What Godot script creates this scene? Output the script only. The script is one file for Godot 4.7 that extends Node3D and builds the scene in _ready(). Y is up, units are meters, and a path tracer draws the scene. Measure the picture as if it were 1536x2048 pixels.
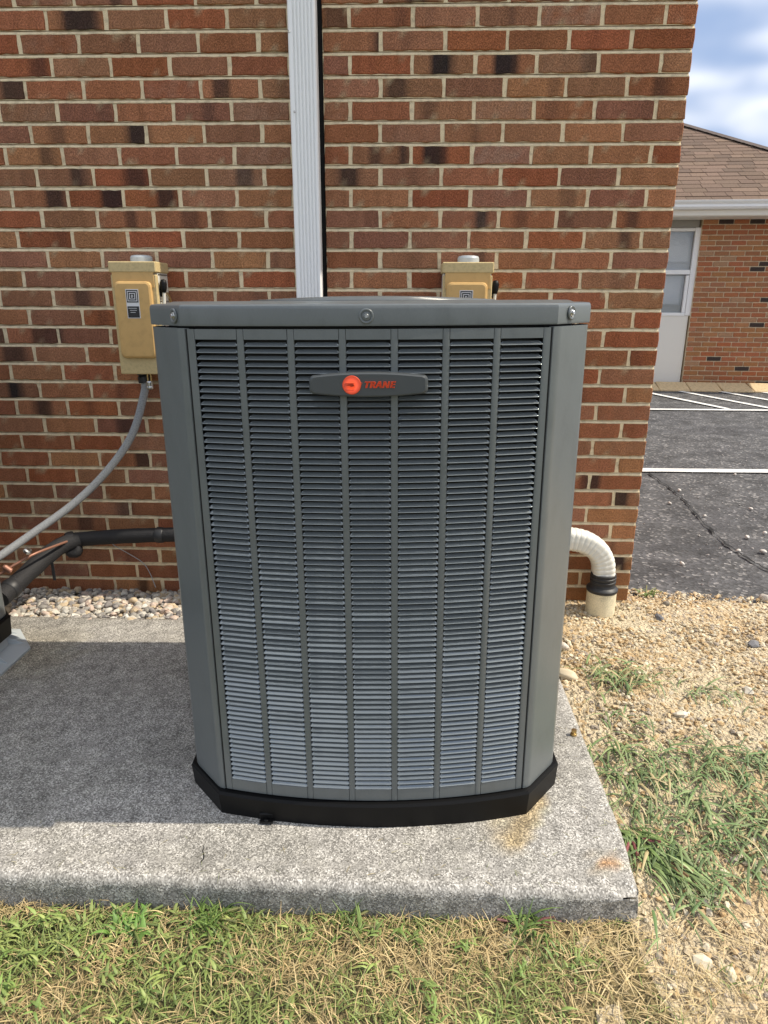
extends Node3D

# ---------------------------------------------------------------- mesh builder
class MB:
	var v := PackedVector3Array()
	var n := PackedVector3Array()
	var c := PackedColorArray()
	var uv := PackedVector2Array()
	var ix := PackedInt32Array()
	var col := Color.WHITE
	func vert(p: Vector3, nn: Vector3, cc: Color, t := Vector2.ZERO) -> int:
		v.append(p); n.append(nn); c.append(cc); uv.append(t)
		return v.size() - 1
	# a, b, c run counter-clockwise seen from outside
	func tri(a: Vector3, b: Vector3, d: Vector3) -> void:
		var nn := (b - a).cross(d - a)
		if nn.length_squared() < 1e-18: return
		nn = nn.normalized()
		var i := vert(a, nn, col); vert(d, nn, col); vert(b, nn, col)
		ix.append(i); ix.append(i + 1); ix.append(i + 2)
	func quad(a: Vector3, b: Vector3, d: Vector3, e: Vector3) -> void:
		var nn := (d - a).cross(e - b)
		if nn.length_squared() < 1e-18: return
		nn = nn.normalized()
		var i := vert(a, nn, col); vert(b, nn, col); vert(d, nn, col); vert(e, nn, col)
		ix.append_array(PackedInt32Array([i, i + 2, i + 1, i, i + 3, i + 2]))
	# rows[j][i]; outward normal is (along i) x (along j)
	func grid(rows: Array, cols := [], smooth := true) -> void:
		var h := rows.size()
		var w: int = rows[0].size()
		if not smooth:
			for j in h - 1:
				for i in w - 1:
					quad(rows[j][i], rows[j][i + 1], rows[j + 1][i + 1], rows[j + 1][i])
			return
		var first := v.size()
		for j in h:
			for i in w:
				var du: Vector3 = rows[j][mini(i + 1, w - 1)] - rows[j][maxi(i - 1, 0)]
				var dv: Vector3 = rows[mini(j + 1, h - 1)][i] - rows[maxi(j - 1, 0)][i]
				if w > 3 and (i == 0 or i == w - 1) and rows[j][0].distance_squared_to(rows[j][w - 1]) < 1e-10:
					du = rows[j][1] - rows[j][w - 2]
				var nn := du.cross(dv)
				nn = nn.normalized() if nn.length_squared() > 1e-20 else Vector3.UP
				vert(rows[j][i], nn, cols[j][i] if cols.size() else col, Vector2(float(i) / (w - 1), float(j) / (h - 1)))
		for j in h - 1:
			for i in w - 1:
				var a := first + j * w + i
				ix.append_array(PackedInt32Array([a, a + w + 1, a + 1, a, a + w, a + w + 1]))
	func box(p: Vector3, s: Vector3, b := 0.0, xf := Transform3D()) -> void:
		var h := s * 0.5
		b = minf(b, minf(h.x, minf(h.y, h.z)) * 0.9)
		var ax := [Vector3.RIGHT, Vector3.UP, Vector3.BACK]
		for k in 3:
			var u: Vector3 = ax[(k + 1) % 3]
			var w: Vector3 = ax[(k + 2) % 3]
			var m: Vector3 = ax[k]
			for sg in [-1.0, 1.0]:
				var o: Vector3 = p + m * h[k] * sg
				var uu: Vector3 = u * (h[(k + 1) % 3] - b)
				var ww: Vector3 = w * (h[(k + 2) % 3] - b) * sg
				quad(xf * (o - uu - ww), xf * (o + uu - ww), xf * (o + uu + ww), xf * (o - uu + ww))
		if b <= 0.0: return
		for k in 3:      # twelve chamfered edges
			var i1 := (k + 1) % 3
			var i2 := (k + 2) % 3
			var e: Vector3 = ax[k] * (h[k] - b)
			for s1 in [-1.0, 1.0]:
				for s2 in [-1.0, 1.0]:
					var q1: Vector3 = p + ax[i1] * h[i1] * s1 + ax[i2] * (h[i2] - b) * s2
					var q2: Vector3 = p + ax[i1] * (h[i1] - b) * s1 + ax[i2] * h[i2] * s2
					if s1 * s2 > 0: quad(xf * (q1 - e), xf * (q2 - e), xf * (q2 + e), xf * (q1 + e)); flip_last(xf, p, 4)
					else: quad(xf * (q1 + e), xf * (q2 + e), xf * (q2 - e), xf * (q1 - e)); flip_last(xf, p, 4)
		for sx in [-1.0, 1.0]:
			for sy in [-1.0, 1.0]:
				for sz in [-1.0, 1.0]:
					var g := Vector3(sx, sy, sz)
					var a := p + Vector3(h.x, h.y - b, h.z - b) * g
					var d := p + Vector3(h.x - b, h.y, h.z - b) * g
					var f := p + Vector3(h.x - b, h.y - b, h.z) * g
					tri(xf * a, xf * d, xf * f); flip_last(xf, p, 3)
	# turns the last face outwards from p
	func flip_last(xf: Transform3D, p: Vector3, k: int) -> void:
		var s := v.size()
		if n[s - 1].dot(v[s - k] - xf * p) >= 0: return
		for i in k: n[s - 1 - i] = -n[s - 1 - i]
		var m := ix.size()
		var t := 6 if k == 4 else 3
		for q in range(m - t, m, 3):
			var x := ix[q + 1]; ix[q + 1] = ix[q + 2]; ix[q + 2] = x
	# poly runs counter-clockwise seen from +y (x right, z towards us is "down"): points (x, z)
	func prism_y(poly: PackedVector2Array, y0: float, y1: float, top := true, bottom := true, poly1 := PackedVector2Array()) -> void:
		var k := poly.size()
		var up := poly1 if poly1.size() else poly
		for i in k:
			var a := poly[i]; var b := poly[(i + 1) % k]
			var d := up[(i + 1) % k]; var e := up[i]
			quad(Vector3(a.x, y0, a.y), Vector3(b.x, y0, b.y), Vector3(d.x, y1, d.y), Vector3(e.x, y1, e.y))
		for side in [1, 0]:
			if side == 1 and not top or side == 0 and not bottom: continue
			var q := up if side == 1 else poly
			var t := Geometry2D.triangulate_polygon(q)
			for i in range(0, t.size(), 3):
				var y := y1 if side == 1 else y0
				var A := Vector3(q[t[i]].x, y, q[t[i]].y)
				var B := Vector3(q[t[i + 1]].x, y, q[t[i + 1]].y)
				var D := Vector3(q[t[i + 2]].x, y, q[t[i + 2]].y)
				if ((B - A).cross(D - A).y > 0) == (side == 1): tri(A, B, D)
				else: tri(A, D, B)
	# poly (x, y) counter-clockwise seen from +z
	func prism_z(poly: PackedVector2Array, z0: float, z1: float, poly1 := PackedVector2Array()) -> void:
		var k := poly.size()
		var up := poly1 if poly1.size() else poly
		for i in k:
			var a := poly[i]; var b := poly[(i + 1) % k]
			var d := up[(i + 1) % k]; var e := up[i]
			quad(Vector3(a.x, a.y, z0), Vector3(b.x, b.y, z0), Vector3(d.x, d.y, z1), Vector3(e.x, e.y, z1))
		var t := Geometry2D.triangulate_polygon(up)
		for i in range(0, t.size(), 3):
			var A := Vector3(up[t[i]].x, up[t[i]].y, z1)
			var B := Vector3(up[t[i + 1]].x, up[t[i + 1]].y, z1)
			var D := Vector3(up[t[i + 2]].x, up[t[i + 2]].y, z1)
			if (B - A).cross(D - A).z > 0: tri(A, B, D)
			else: tri(A, D, B)
	# profile of (radius, height) turned round an axis through o
	func lathe(pr: Array, sides := 20, xf := Transform3D(), smooth := true) -> void:
		if smooth:
			var rows := []
			for q in pr:
				var r := PackedVector3Array()
				for i in sides + 1:
					var a := -TAU * i / sides
					r.append(xf * Vector3(cos(a) * q.x, q.y, sin(a) * q.x))
				rows.append(r)
			grid(rows)
			return
		for s in pr.size() - 1:
			lathe([pr[s], pr[s + 1]], sides, xf, true)
	func sweep(path: PackedVector3Array, prof: PackedVector2Array, up: Vector3, scales := PackedFloat32Array(), caps := true) -> void:
		var rows := []
		for i in path.size():
			var t := (path[mini(i + 1, path.size() - 1)] - path[maxi(i - 1, 0)]).normalized()
			var s := t.cross(up).normalized()
			var w := s.cross(t).normalized()
			var k := scales[i] if scales.size() else 1.0
			var r := PackedVector3Array()
			for j in prof.size() + 1:
				var q := prof[j % prof.size()] * k
				r.append(path[i] + s * q.x + w * q.y)
			rows.append(r)
		grid(rows)
		if caps:
			for e in [0, path.size() - 1]:
				for j in prof.size():
					if e == 0: tri(path[e], rows[e][j + 1], rows[e][j])
					else: tri(path[e], rows[e][j], rows[e][j + 1])
	func tube(path: PackedVector3Array, r: float, sides := 10, up := Vector3(0.13, 0.2, 1.0), scales := PackedFloat32Array()) -> void:
		var prof := PackedVector2Array()
		for i in sides: prof.append(Vector2(cos(TAU * i / sides), sin(TAU * i / sides)) * r)
		sweep(path, prof, up, scales)
	func mesh() -> ArrayMesh:
		var a := []
		a.resize(Mesh.ARRAY_MAX)
		a[Mesh.ARRAY_VERTEX] = v; a[Mesh.ARRAY_NORMAL] = n; a[Mesh.ARRAY_COLOR] = c; a[Mesh.ARRAY_TEX_UV] = uv; a[Mesh.ARRAY_INDEX] = ix
		var m := ArrayMesh.new()
		m.add_surface_from_arrays(Mesh.PRIMITIVE_TRIANGLES, a)
		return m

# ---------------------------------------------------------------- object helpers
var rng := RandomNumberGenerator.new()
var used := {}
var M := {}

func numbered(called: String) -> String:
	var k: int = used.get(called, 0)
	used[called] = k + 1
	return called if k == 0 else "%s_%03d" % [called, k]

func tag(o: Node, label: String, category: String, group := "") -> Node:
	o.set_meta("label", label)
	o.set_meta("category", category)
	if group: o.set_meta("group", group)
	return o

func thing(called: String, label: String, category: String, at := Vector3.ZERO, turn := 0.0, group := "") -> Node3D:
	var o := Node3D.new()
	o.name = numbered(called)
	add_child(o)
	o.position = at
	o.rotation.y = turn
	tag(o, label, category, group)
	return o

func put(called: String, mesh: Mesh, m: Material, parent: Node, xf := Transform3D()) -> MeshInstance3D:
	var o := MeshInstance3D.new()
	o.name = numbered(called) if parent == self else called
	o.mesh = mesh
	o.material_override = m
	o.transform = xf
	parent.add_child(o, true)
	return o

func part(called: String, b: MB, m: Material, parent: Node, xf := Transform3D()) -> MeshInstance3D:
	return put(called, b.mesh(), m, parent, xf)

func struct(called: String, b: MB, m: Material, label := "", category := "") -> MeshInstance3D:
	var o := put(called, b.mesh(), m, self)
	o.set_meta("kind", "structure")
	if label: tag(o, label, category)
	return o

func scatter(called: String, mesh: Mesh, m: Material, xs: Array, cs: Array, parent: Node = null, label := "", category := "") -> MultiMeshInstance3D:
	var mm := MultiMesh.new()
	mm.transform_format = MultiMesh.TRANSFORM_3D
	mm.use_colors = true
	mm.mesh = mesh
	mm.instance_count = xs.size()
	for i in xs.size():
		mm.set_instance_transform(i, xs[i])
		mm.set_instance_color(i, cs[i])
	var o := MultiMeshInstance3D.new()
	o.name = numbered(called) if parent == null else called
	o.multimesh = mm
	o.material_override = m
	(self if parent == null else parent).add_child(o, true)
	o.set_meta("kind", "stuff")
	if label: tag(o, label, category)
	return o

func rnd(a: float, b: float) -> float: return rng.randf_range(a, b)
func lin(r: float, g: float, b: float) -> Color: return Color(r, g, b).linear_to_srgb()
func vary(c: Color, k: float) -> Color:
	var f := 1.0 + rnd(-k, k)
	return Color(c.r * f, c.g * f, c.b * f)

# ---------------------------------------------------------------- textures
func noise_bytes(size: int, freq: float, octaves := 4, sd := 1, type := FastNoiseLite.TYPE_SIMPLEX_SMOOTH, ret := -1) -> PackedByteArray:
	var f := FastNoiseLite.new()
	f.seed = sd
	f.noise_type = type
	f.frequency = freq
	f.fractal_type = FastNoiseLite.FRACTAL_FBM if octaves > 1 else FastNoiseLite.FRACTAL_NONE
	f.fractal_octaves = octaves
	if ret >= 0: f.cellular_return_type = ret
	var im := f.get_seamless_image(size, size)
	im.convert(Image.FORMAT_L8)
	return im.get_data()

func grey_tex(b: PackedByteArray, size: int) -> ImageTexture:
	return ImageTexture.create_from_image(Image.create_from_data(size, size, false, Image.FORMAT_L8, b))

# grey bytes through a linear-light range, stored as sRGB
func ramp_tex(b: PackedByteArray, size: int, stops: Array, also := PackedByteArray(), k := 0.0) -> ImageTexture:
	var lut := []
	for i in 256:
		var t := i / 255.0
		var q := 0
		while q < stops.size() - 2 and t > stops[q + 1][0]: q += 1
		var s: float = clampf((t - stops[q][0]) / maxf(stops[q + 1][0] - stops[q][0], 1e-4), 0, 1)
		lut.append((stops[q][1] as Color).lerp(stops[q + 1][1], s))
	var out := PackedByteArray()
	out.resize(size * size * 3)
	# second layer scales the first: done through small tables
	var enc := PackedByteArray()
	enc.resize(1025)
	for i in 1025: enc[i] = int(clampf(Color(i / 1024.0, 0, 0).linear_to_srgb().r, 0, 1) * 255)
	for i in size * size:
		var cc: Color = lut[b[i]]
		var f := 1.0
		if k > 0.0: f = 1.0 + k * (also[i] / 127.5 - 1.0)
		out[i * 3] = enc[clampi(int(cc.r * f * 1024), 0, 1024)]
		out[i * 3 + 1] = enc[clampi(int(cc.g * f * 1024), 0, 1024)]
		out[i * 3 + 2] = enc[clampi(int(cc.b * f * 1024), 0, 1024)]
	return ImageTexture.create_from_image(Image.create_from_data(size, size, false, Image.FORMAT_RGB8, out))

func g(x: float) -> Color: return Color(x, x, x)

func mat(c: Color, rough := 0.8, o := {}) -> StandardMaterial3D:
	var m := StandardMaterial3D.new()
	m.albedo_color = c.linear_to_srgb()
	m.roughness = rough
	m.metallic = o.get("metal", 0.0)
	m.metallic_specular = o.get("spec", 0.5)
	m.vertex_color_use_as_albedo = o.get("vc", false)
	if o.has("tex") or o.has("bump") or o.has("roughtex"):
		if o.get("uvs", false) == false:
			m.uv1_triplanar = true
			m.uv1_world_triplanar = o.get("world", true)
			m.uv1_triplanar_sharpness = 4.0
		m.uv1_scale = o.get("scale", Vector3.ONE)
	if o.has("tex"): m.albedo_texture = o.tex
	if o.has("roughtex"):
		m.roughness_texture = o.roughtex
	if o.has("bump"):
		m.heightmap_enabled = true
		m.heightmap_texture = o.bump
		m.heightmap_scale = o.get("height", 0.1)
	if o.has("coat"):
		m.clearcoat_enabled = true
		m.clearcoat = o.coat
		m.clearcoat_roughness = o.get("coat_rough", 0.15)
	if o.has("back"):
		m.backlight_enabled = true
		m.backlight = o.back
	return m

func materials() -> void:
	var n1 := noise_bytes(512, 0.02, 5, 3)
	var n2 := noise_bytes(512, 0.05, 3, 8)
	var fine := noise_bytes(512, 0.25, 2, 11)
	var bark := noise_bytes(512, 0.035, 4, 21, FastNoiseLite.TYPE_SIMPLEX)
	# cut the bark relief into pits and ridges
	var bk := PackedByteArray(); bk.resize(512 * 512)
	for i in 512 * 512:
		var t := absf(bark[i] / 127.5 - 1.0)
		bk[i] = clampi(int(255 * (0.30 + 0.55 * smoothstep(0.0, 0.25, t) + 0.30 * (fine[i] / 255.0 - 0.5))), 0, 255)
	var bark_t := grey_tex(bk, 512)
	var pit_shade_marks := PackedByteArray(); pit_shade_marks.resize(512 * 512)  # shade of the pits painted into the colour, beside the brick's own dark marks
	for i in 512 * 512: pit_shade_marks[i] = clampi(int(0.62 * bk[i] + 0.38 * fine[i]), 0, 255)
	var brick_t := ramp_tex(n2, 512, [[0.0, g(0.50)], [0.35, g(0.72)], [0.62, g(0.84)], [0.8, Color(1.0, 0.90, 0.82)], [1.0, Color(1.0, 1.0, 1.0)]], pit_shade_marks, 0.42)
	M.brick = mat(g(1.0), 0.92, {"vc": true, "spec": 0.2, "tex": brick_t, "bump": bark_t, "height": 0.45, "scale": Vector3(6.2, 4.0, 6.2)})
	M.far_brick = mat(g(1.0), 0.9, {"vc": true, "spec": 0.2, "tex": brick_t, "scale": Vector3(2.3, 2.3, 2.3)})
	var sand := ramp_tex(n1, 512, [[0.0, g(0.6)], [0.5, g(0.9)], [1.0, g(1.0)]], fine, 0.35)
	M.mortar = mat(Color(0.86, 0.71, 0.47), 0.95, {"spec": 0.2, "tex": sand, "bump": grey_tex(fine, 512), "height": 0.08, "scale": Vector3(3, 3, 3)})
	M.far_mortar = mat(Color(0.80, 0.66, 0.45), 0.95, {"tex": sand, "scale": Vector3(1, 1, 1)})
	# concrete: worn, exposed fine aggregate
	var grains := noise_bytes(1024, 0.115, 1, 5, FastNoiseLite.TYPE_CELLULAR, FastNoiseLite.RETURN_CELL_VALUE)
	var big := noise_bytes(1024, 0.006, 5, 6)
	var gd := noise_bytes(1024, 0.115, 1, 5, FastNoiseLite.TYPE_CELLULAR, FastNoiseLite.RETURN_DISTANCE)
	var conc := ramp_tex(grains, 1024, [[0.0, Color(0.14, 0.132, 0.12)], [0.25, Color(0.225, 0.215, 0.197)], [0.5, Color(0.33, 0.317, 0.292)], [0.75, Color(0.41, 0.393, 0.36)], [1.0, Color(0.66, 0.64, 0.60)]], big, 0.26)
	M.concrete = mat(g(1.0), 0.92, {"vc": true, "tex": conc, "bump": grey_tex(gd, 1024), "height": 0.07, "scale": Vector3(3.1, 3.1, 3.1)})
	var asp := ramp_tex(grains, 1024, [[0.0, g(0.05)], [0.5, Color(0.078, 0.078, 0.081)], [0.86, Color(0.10, 0.10, 0.103)], [1.0, Color(0.27, 0.26, 0.25)]], big, 0.5)
	M.asphalt = mat(g(1.0), 0.9, {"vc": true, "tex": asp, "bump": grey_tex(gd, 1024), "height": 0.25, "scale": Vector3(0.62, 0.62, 0.62)})
	M.stripe = mat(Color(0.80, 0.80, 0.78), 0.8, {"tex": ramp_tex(n2, 512, [[0.0, g(0.55)], [0.3, g(0.9)], [1.0, g(1.0)]], fine, 0.25), "scale": Vector3(1.3, 1.3, 1.3)})
	M.soil = mat(g(1.0), 0.96, {"vc": true, "tex": ramp_tex(n1, 512, [[0.0, g(0.5)], [0.45, g(0.8)], [1.0, g(1.0)]], fine, 0.5), "bump": grey_tex(n2, 512), "height": 1.2, "scale": Vector3(2.2, 2.2, 2.2)})
	M.lawn_ground = mat(Color(0.13, 0.14, 0.055), 0.96, {"tex": ramp_tex(n1, 512, [[0.0, g(0.5)], [1.0, g(1.0)]], fine, 0.5), "scale": Vector3(0.7, 0.7, 0.7)})
	M.stone = mat(g(1.0), 0.9, {"vc": true, "tex": sand, "scale": Vector3(9, 9, 9)})
	M.blade = mat(g(1.0), 0.55, {"vc": true, "back": g(0.22)})
	# painted steel of the units: slight orange peel and smudges
	var smudge := ramp_tex(n1, 512, [[0.0, g(0.72)], [0.5, g(0.8)], [1.0, g(1.0)]], fine, 0.06)
	M.paint = mat(Color(0.130, 0.146, 0.151), 0.32, {"roughtex": smudge, "tex": ramp_tex(n1, 512, [[0.0, g(0.84)], [0.45, g(0.96)], [1.0, g(1.0)]], fine, 0.05), "bump": grey_tex(n2, 512), "height": 0.012, "scale": Vector3(2.1, 0.9, 2.1), "spec": 0.55})
	M.louver = mat(Color(0.235, 0.262, 0.272), 0.20, {"metal": 0.5, "roughtex": smudge, "bump": grey_tex(n1, 512), "height": 0.05, "scale": Vector3(2.7, 2.7, 2.7), "spec": 0.75})
	M.coil = mat(Color(0.012, 0.012, 0.013), 0.7)
	M.black_plastic = mat(Color(0.005, 0.005, 0.0053), 0.5, {"spec": 0.32, "bump": grey_tex(fine, 512), "height": 0.01, "scale": Vector3(4, 4, 4)})
	M.badge = mat(Color(0.06, 0.068, 0.073), 0.38, {"bump": grey_tex(fine, 512), "height": 0.008, "scale": Vector3(6, 6, 6)})
	M.red = mat(Color(0.80, 0.075, 0.018), 0.4)
	M.dark_red = mat(Color(0.22, 0.025, 0.012), 0.5)
	M.gap_black = mat(Color(0.006, 0.006, 0.006), 0.8)  # plain black for joint and cracks, and for painted shade in the post seams
	M.steel = mat(Color(0.55, 0.55, 0.54), 0.3, {"metal": 1.0})
	M.brass = mat(Color(0.62, 0.45, 0.20), 0.35, {"metal": 1.0})
	M.copper = mat(Color(0.36, 0.185, 0.13), 0.5, {"metal": 0.5})
	M.white_alu = mat(Color(0.90, 0.90, 0.89), 0.40)
	M.tan_box = mat(Color(0.62, 0.395, 0.155), 0.5, {"spec": 0.35, "tex": ramp_tex(n1, 512, [[0.0, g(0.86)], [0.5, g(0.97)], [1.0, g(1.0)]], fine, 0.04), "scale": Vector3(2.5, 2.5, 2.5)})
	M.faded_box = mat(Color(0.60, 0.47, 0.24), 0.6, {"spec": 0.35, "tex": ramp_tex(n2, 512, [[0.0, g(0.78)], [0.5, g(0.94)], [1.0, g(1.0)]], fine, 0.10), "scale": Vector3(2.5, 2.5, 2.5)})
	M.box_side = mat(Color(0.66, 0.64, 0.56), 0.6)
	M.grey_plastic = mat(Color(0.44, 0.48, 0.50), 0.45)
	M.conduit = mat(Color(0.31, 0.325, 0.34), 0.5, {"tex": ramp_tex(n2, 512, [[0.0, g(0.6)], [0.6, g(1.0)], [1.0, g(1.0)]], fine, 0.2), "scale": Vector3(5, 5, 5)})
	M.foam = mat(Color(0.016, 0.016, 0.018), 0.75, {"bump": grey_tex(n2, 512), "height": 0.15, "scale": Vector3(5, 5, 5)})
	M.pvc = mat(Color(0.82, 0.74, 0.52), 0.5, {"tex": sand, "scale": Vector3(1.5, 1.5, 1.5)})
	M.cream_alu = mat(Color(0.74, 0.73, 0.66), 0.5)
	M.rubber = mat(Color(0.02, 0.021, 0.024), 0.5)
	M.label_white = mat(g(0.7), 0.5)
	M.print_black = mat(g(0.02), 0.5)
	M.shingle = mat(g(1.0), 0.95, {"vc": true, "tex": sand, "scale": Vector3(3, 3, 3)})
	M.trim = mat(Color(0.86, 0.86, 0.84), 0.5)
	M.cream = mat(Color(0.80, 0.77, 0.69), 0.7)
	M.grey_panel = mat(Color(0.34, 0.33, 0.30), 0.7)
	M.blind = mat(Color(0.46, 0.48, 0.50), 0.8)
	M.pane = mat(Color(0.6, 0.66, 0.68, 0.18), 0.05)
	M.pane.transparency = BaseMaterial3D.TRANSPARENCY_ALPHA
	M.slab_stone = mat(Color(0.66, 0.50, 0.29), 0.9, {"tex": sand, "scale": Vector3(2, 2, 2)})
	M.mulch = mat(Color(0.035, 0.026, 0.022), 0.95, {"tex": sand, "scale": Vector3(3, 3, 3)})

# ---------------------------------------------------------------- sky
func sky_panorama() -> PanoramaSkyMaterial:
	var f := FastNoiseLite.new()
	f.seed = 14
	f.noise_type = FastNoiseLite.TYPE_SIMPLEX_SMOOTH
	f.frequency = 1.0
	f.fractal_octaves = 5
	var w := 768
	var h := 384
	var im := Image.create(w, h, false, Image.FORMAT_RGBF)
	for y in h:
		var el := PI * (0.5 - (y + 0.5) / h)
		for x in w:
			var az := TAU * ((x + 0.5) / w - 0.5)
			var up := sin(el)
			var c: Color
			if up < 0.0:
				c = Color(0.26, 0.25, 0.20)
			else:
				var d := Vector3(sin(az) * cos(el), up, -cos(az) * cos(el))
				c = Color(0.21, 0.265, 0.36).lerp(Color(0.115, 0.165, 0.275), pow(clampf(up * 1.5, 0, 1), 0.6))
				var q := Vector2(d.x, d.z) / (up + 0.16)
				var k := f.get_noise_3d(q.x * 0.55 + 88.8, q.y * 1.15 + 6.1, 5.5) * 0.5 + 0.5
				k += 0.16 * (f.get_noise_3d(q.x * 2.1, q.y * 4.2, 5.3))
				k += 0.06 * (1.0 - clampf(up * 2.4, 0, 1))
				var cl := smoothstep(0.38, 0.66, k)
				var sh := 0.86 + 0.22 * f.get_noise_3d(q.x * 1.3, q.y * 2.5, 9.0)
				c = c.lerp(Color(0.65, 0.645, 0.64) * sh, cl * 0.92)
			im.set_pixel(x, y, c)
	var m := PanoramaSkyMaterial.new()
	m.panorama = ImageTexture.create_from_image(im)
	return m

# ---------------------------------------------------------------- ground
func ground_y(x: float, z: float) -> float:
	var y := -0.030 * smoothstep(0.9, 1.5, z) - 0.02 * smoothstep(1.5, 2.2, z)
	if x > -0.43: y += 0.034 * smoothstep(0.25, 0.7, z) * (1.0 - smoothstep(0.8, 1.4, z)) * (1.0 - smoothstep(-0.3, 0.6, x))
	y += 0.012 * smoothstep(-2.3, -1.6, x) * (1.0 - smoothstep(0.25, 0.4, z)) * (1.0 - smoothstep(-0.5, -0.3, x))
	return y

func rock(sd: int, rough: float, round_it: bool) -> ArrayMesh:
	var r2 := RandomNumberGenerator.new()
	r2.seed = sd
	var s := SphereMesh.new()
	s.radial_segments = 8 if round_it else 6
	s.rings = 4 if round_it else 3
	s.radius = 0.5; s.height = 1.0
	var a := s.get_mesh_arrays()
	var seen := {}
	var vs: PackedVector3Array = a[Mesh.ARRAY_VERTEX]
	for i in vs.size():
		var key := vs[i].snapped(Vector3.ONE * 0.01)
		if not seen.has(key): seen[key] = Vector3(r2.randf_range(-1, 1), r2.randf_range(-1, 1), r2.randf_range(-1, 1)) * rough
		vs[i] += seen[key]
	var b := MB.new()
	var id: PackedInt32Array = a[Mesh.ARRAY_INDEX]
	if round_it:
		var acc := {}
		for i in range(0, id.size(), 3):
			var nn := (vs[id[i + 2]] - vs[id[i]]).cross(vs[id[i + 1]] - vs[id[i]])
			for k in 3:
				var key := vs[id[i + k]].snapped(Vector3.ONE * 0.002)
				acc[key] = acc.get(key, Vector3.ZERO) + nn
		for i in vs.size(): b.vert(vs[i], (acc.get(vs[i].snapped(Vector3.ONE * 0.002), vs[i]) as Vector3).normalized(), Color.WHITE)
		b.ix = id
	else:
		for i in range(0, id.size(), 3): b.tri(vs[id[i]], vs[id[i + 2]], vs[id[i + 1]])
	return b.mesh()

func blade(width: float, bend: float, fold := 0.25) -> ArrayMesh:
	# a unit-long blade along +y that bends towards +z
	var b := MB.new()
	var rows := []
	var cols := []
	for j in 5:
		var t := j / 4.0
		var w := width * (1.0 - t * t * 0.92) * (0.7 + 0.3 * sin(PI * minf(t * 1.6, 1.0)))
		var a := bend * t
		var p := Vector3(0, sin(a) / bend if bend > 0.01 else t, (1 - cos(a)) / bend if bend > 0.01 else 0.0)
		rows.append(PackedVector3Array([p + Vector3(-w, 0, 0), p + Vector3(0, 0, -w * fold), p + Vector3(w, 0, 0)]))
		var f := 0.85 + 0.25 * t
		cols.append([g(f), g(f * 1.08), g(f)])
	b.grid(rows, cols)
	return b.mesh()

func rock_xf(p: Vector3, s: float, flat: float) -> Transform3D:
	var q := Basis.from_euler(Vector3(rnd(-0.5, 0.5), rnd(0, TAU), rnd(-0.5, 0.5)))
	return Transform3D(q * Basis.from_scale(Vector3(s * rnd(0.8, 1.35), s * flat, s * rnd(0.75, 1.1))), p)

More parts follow.
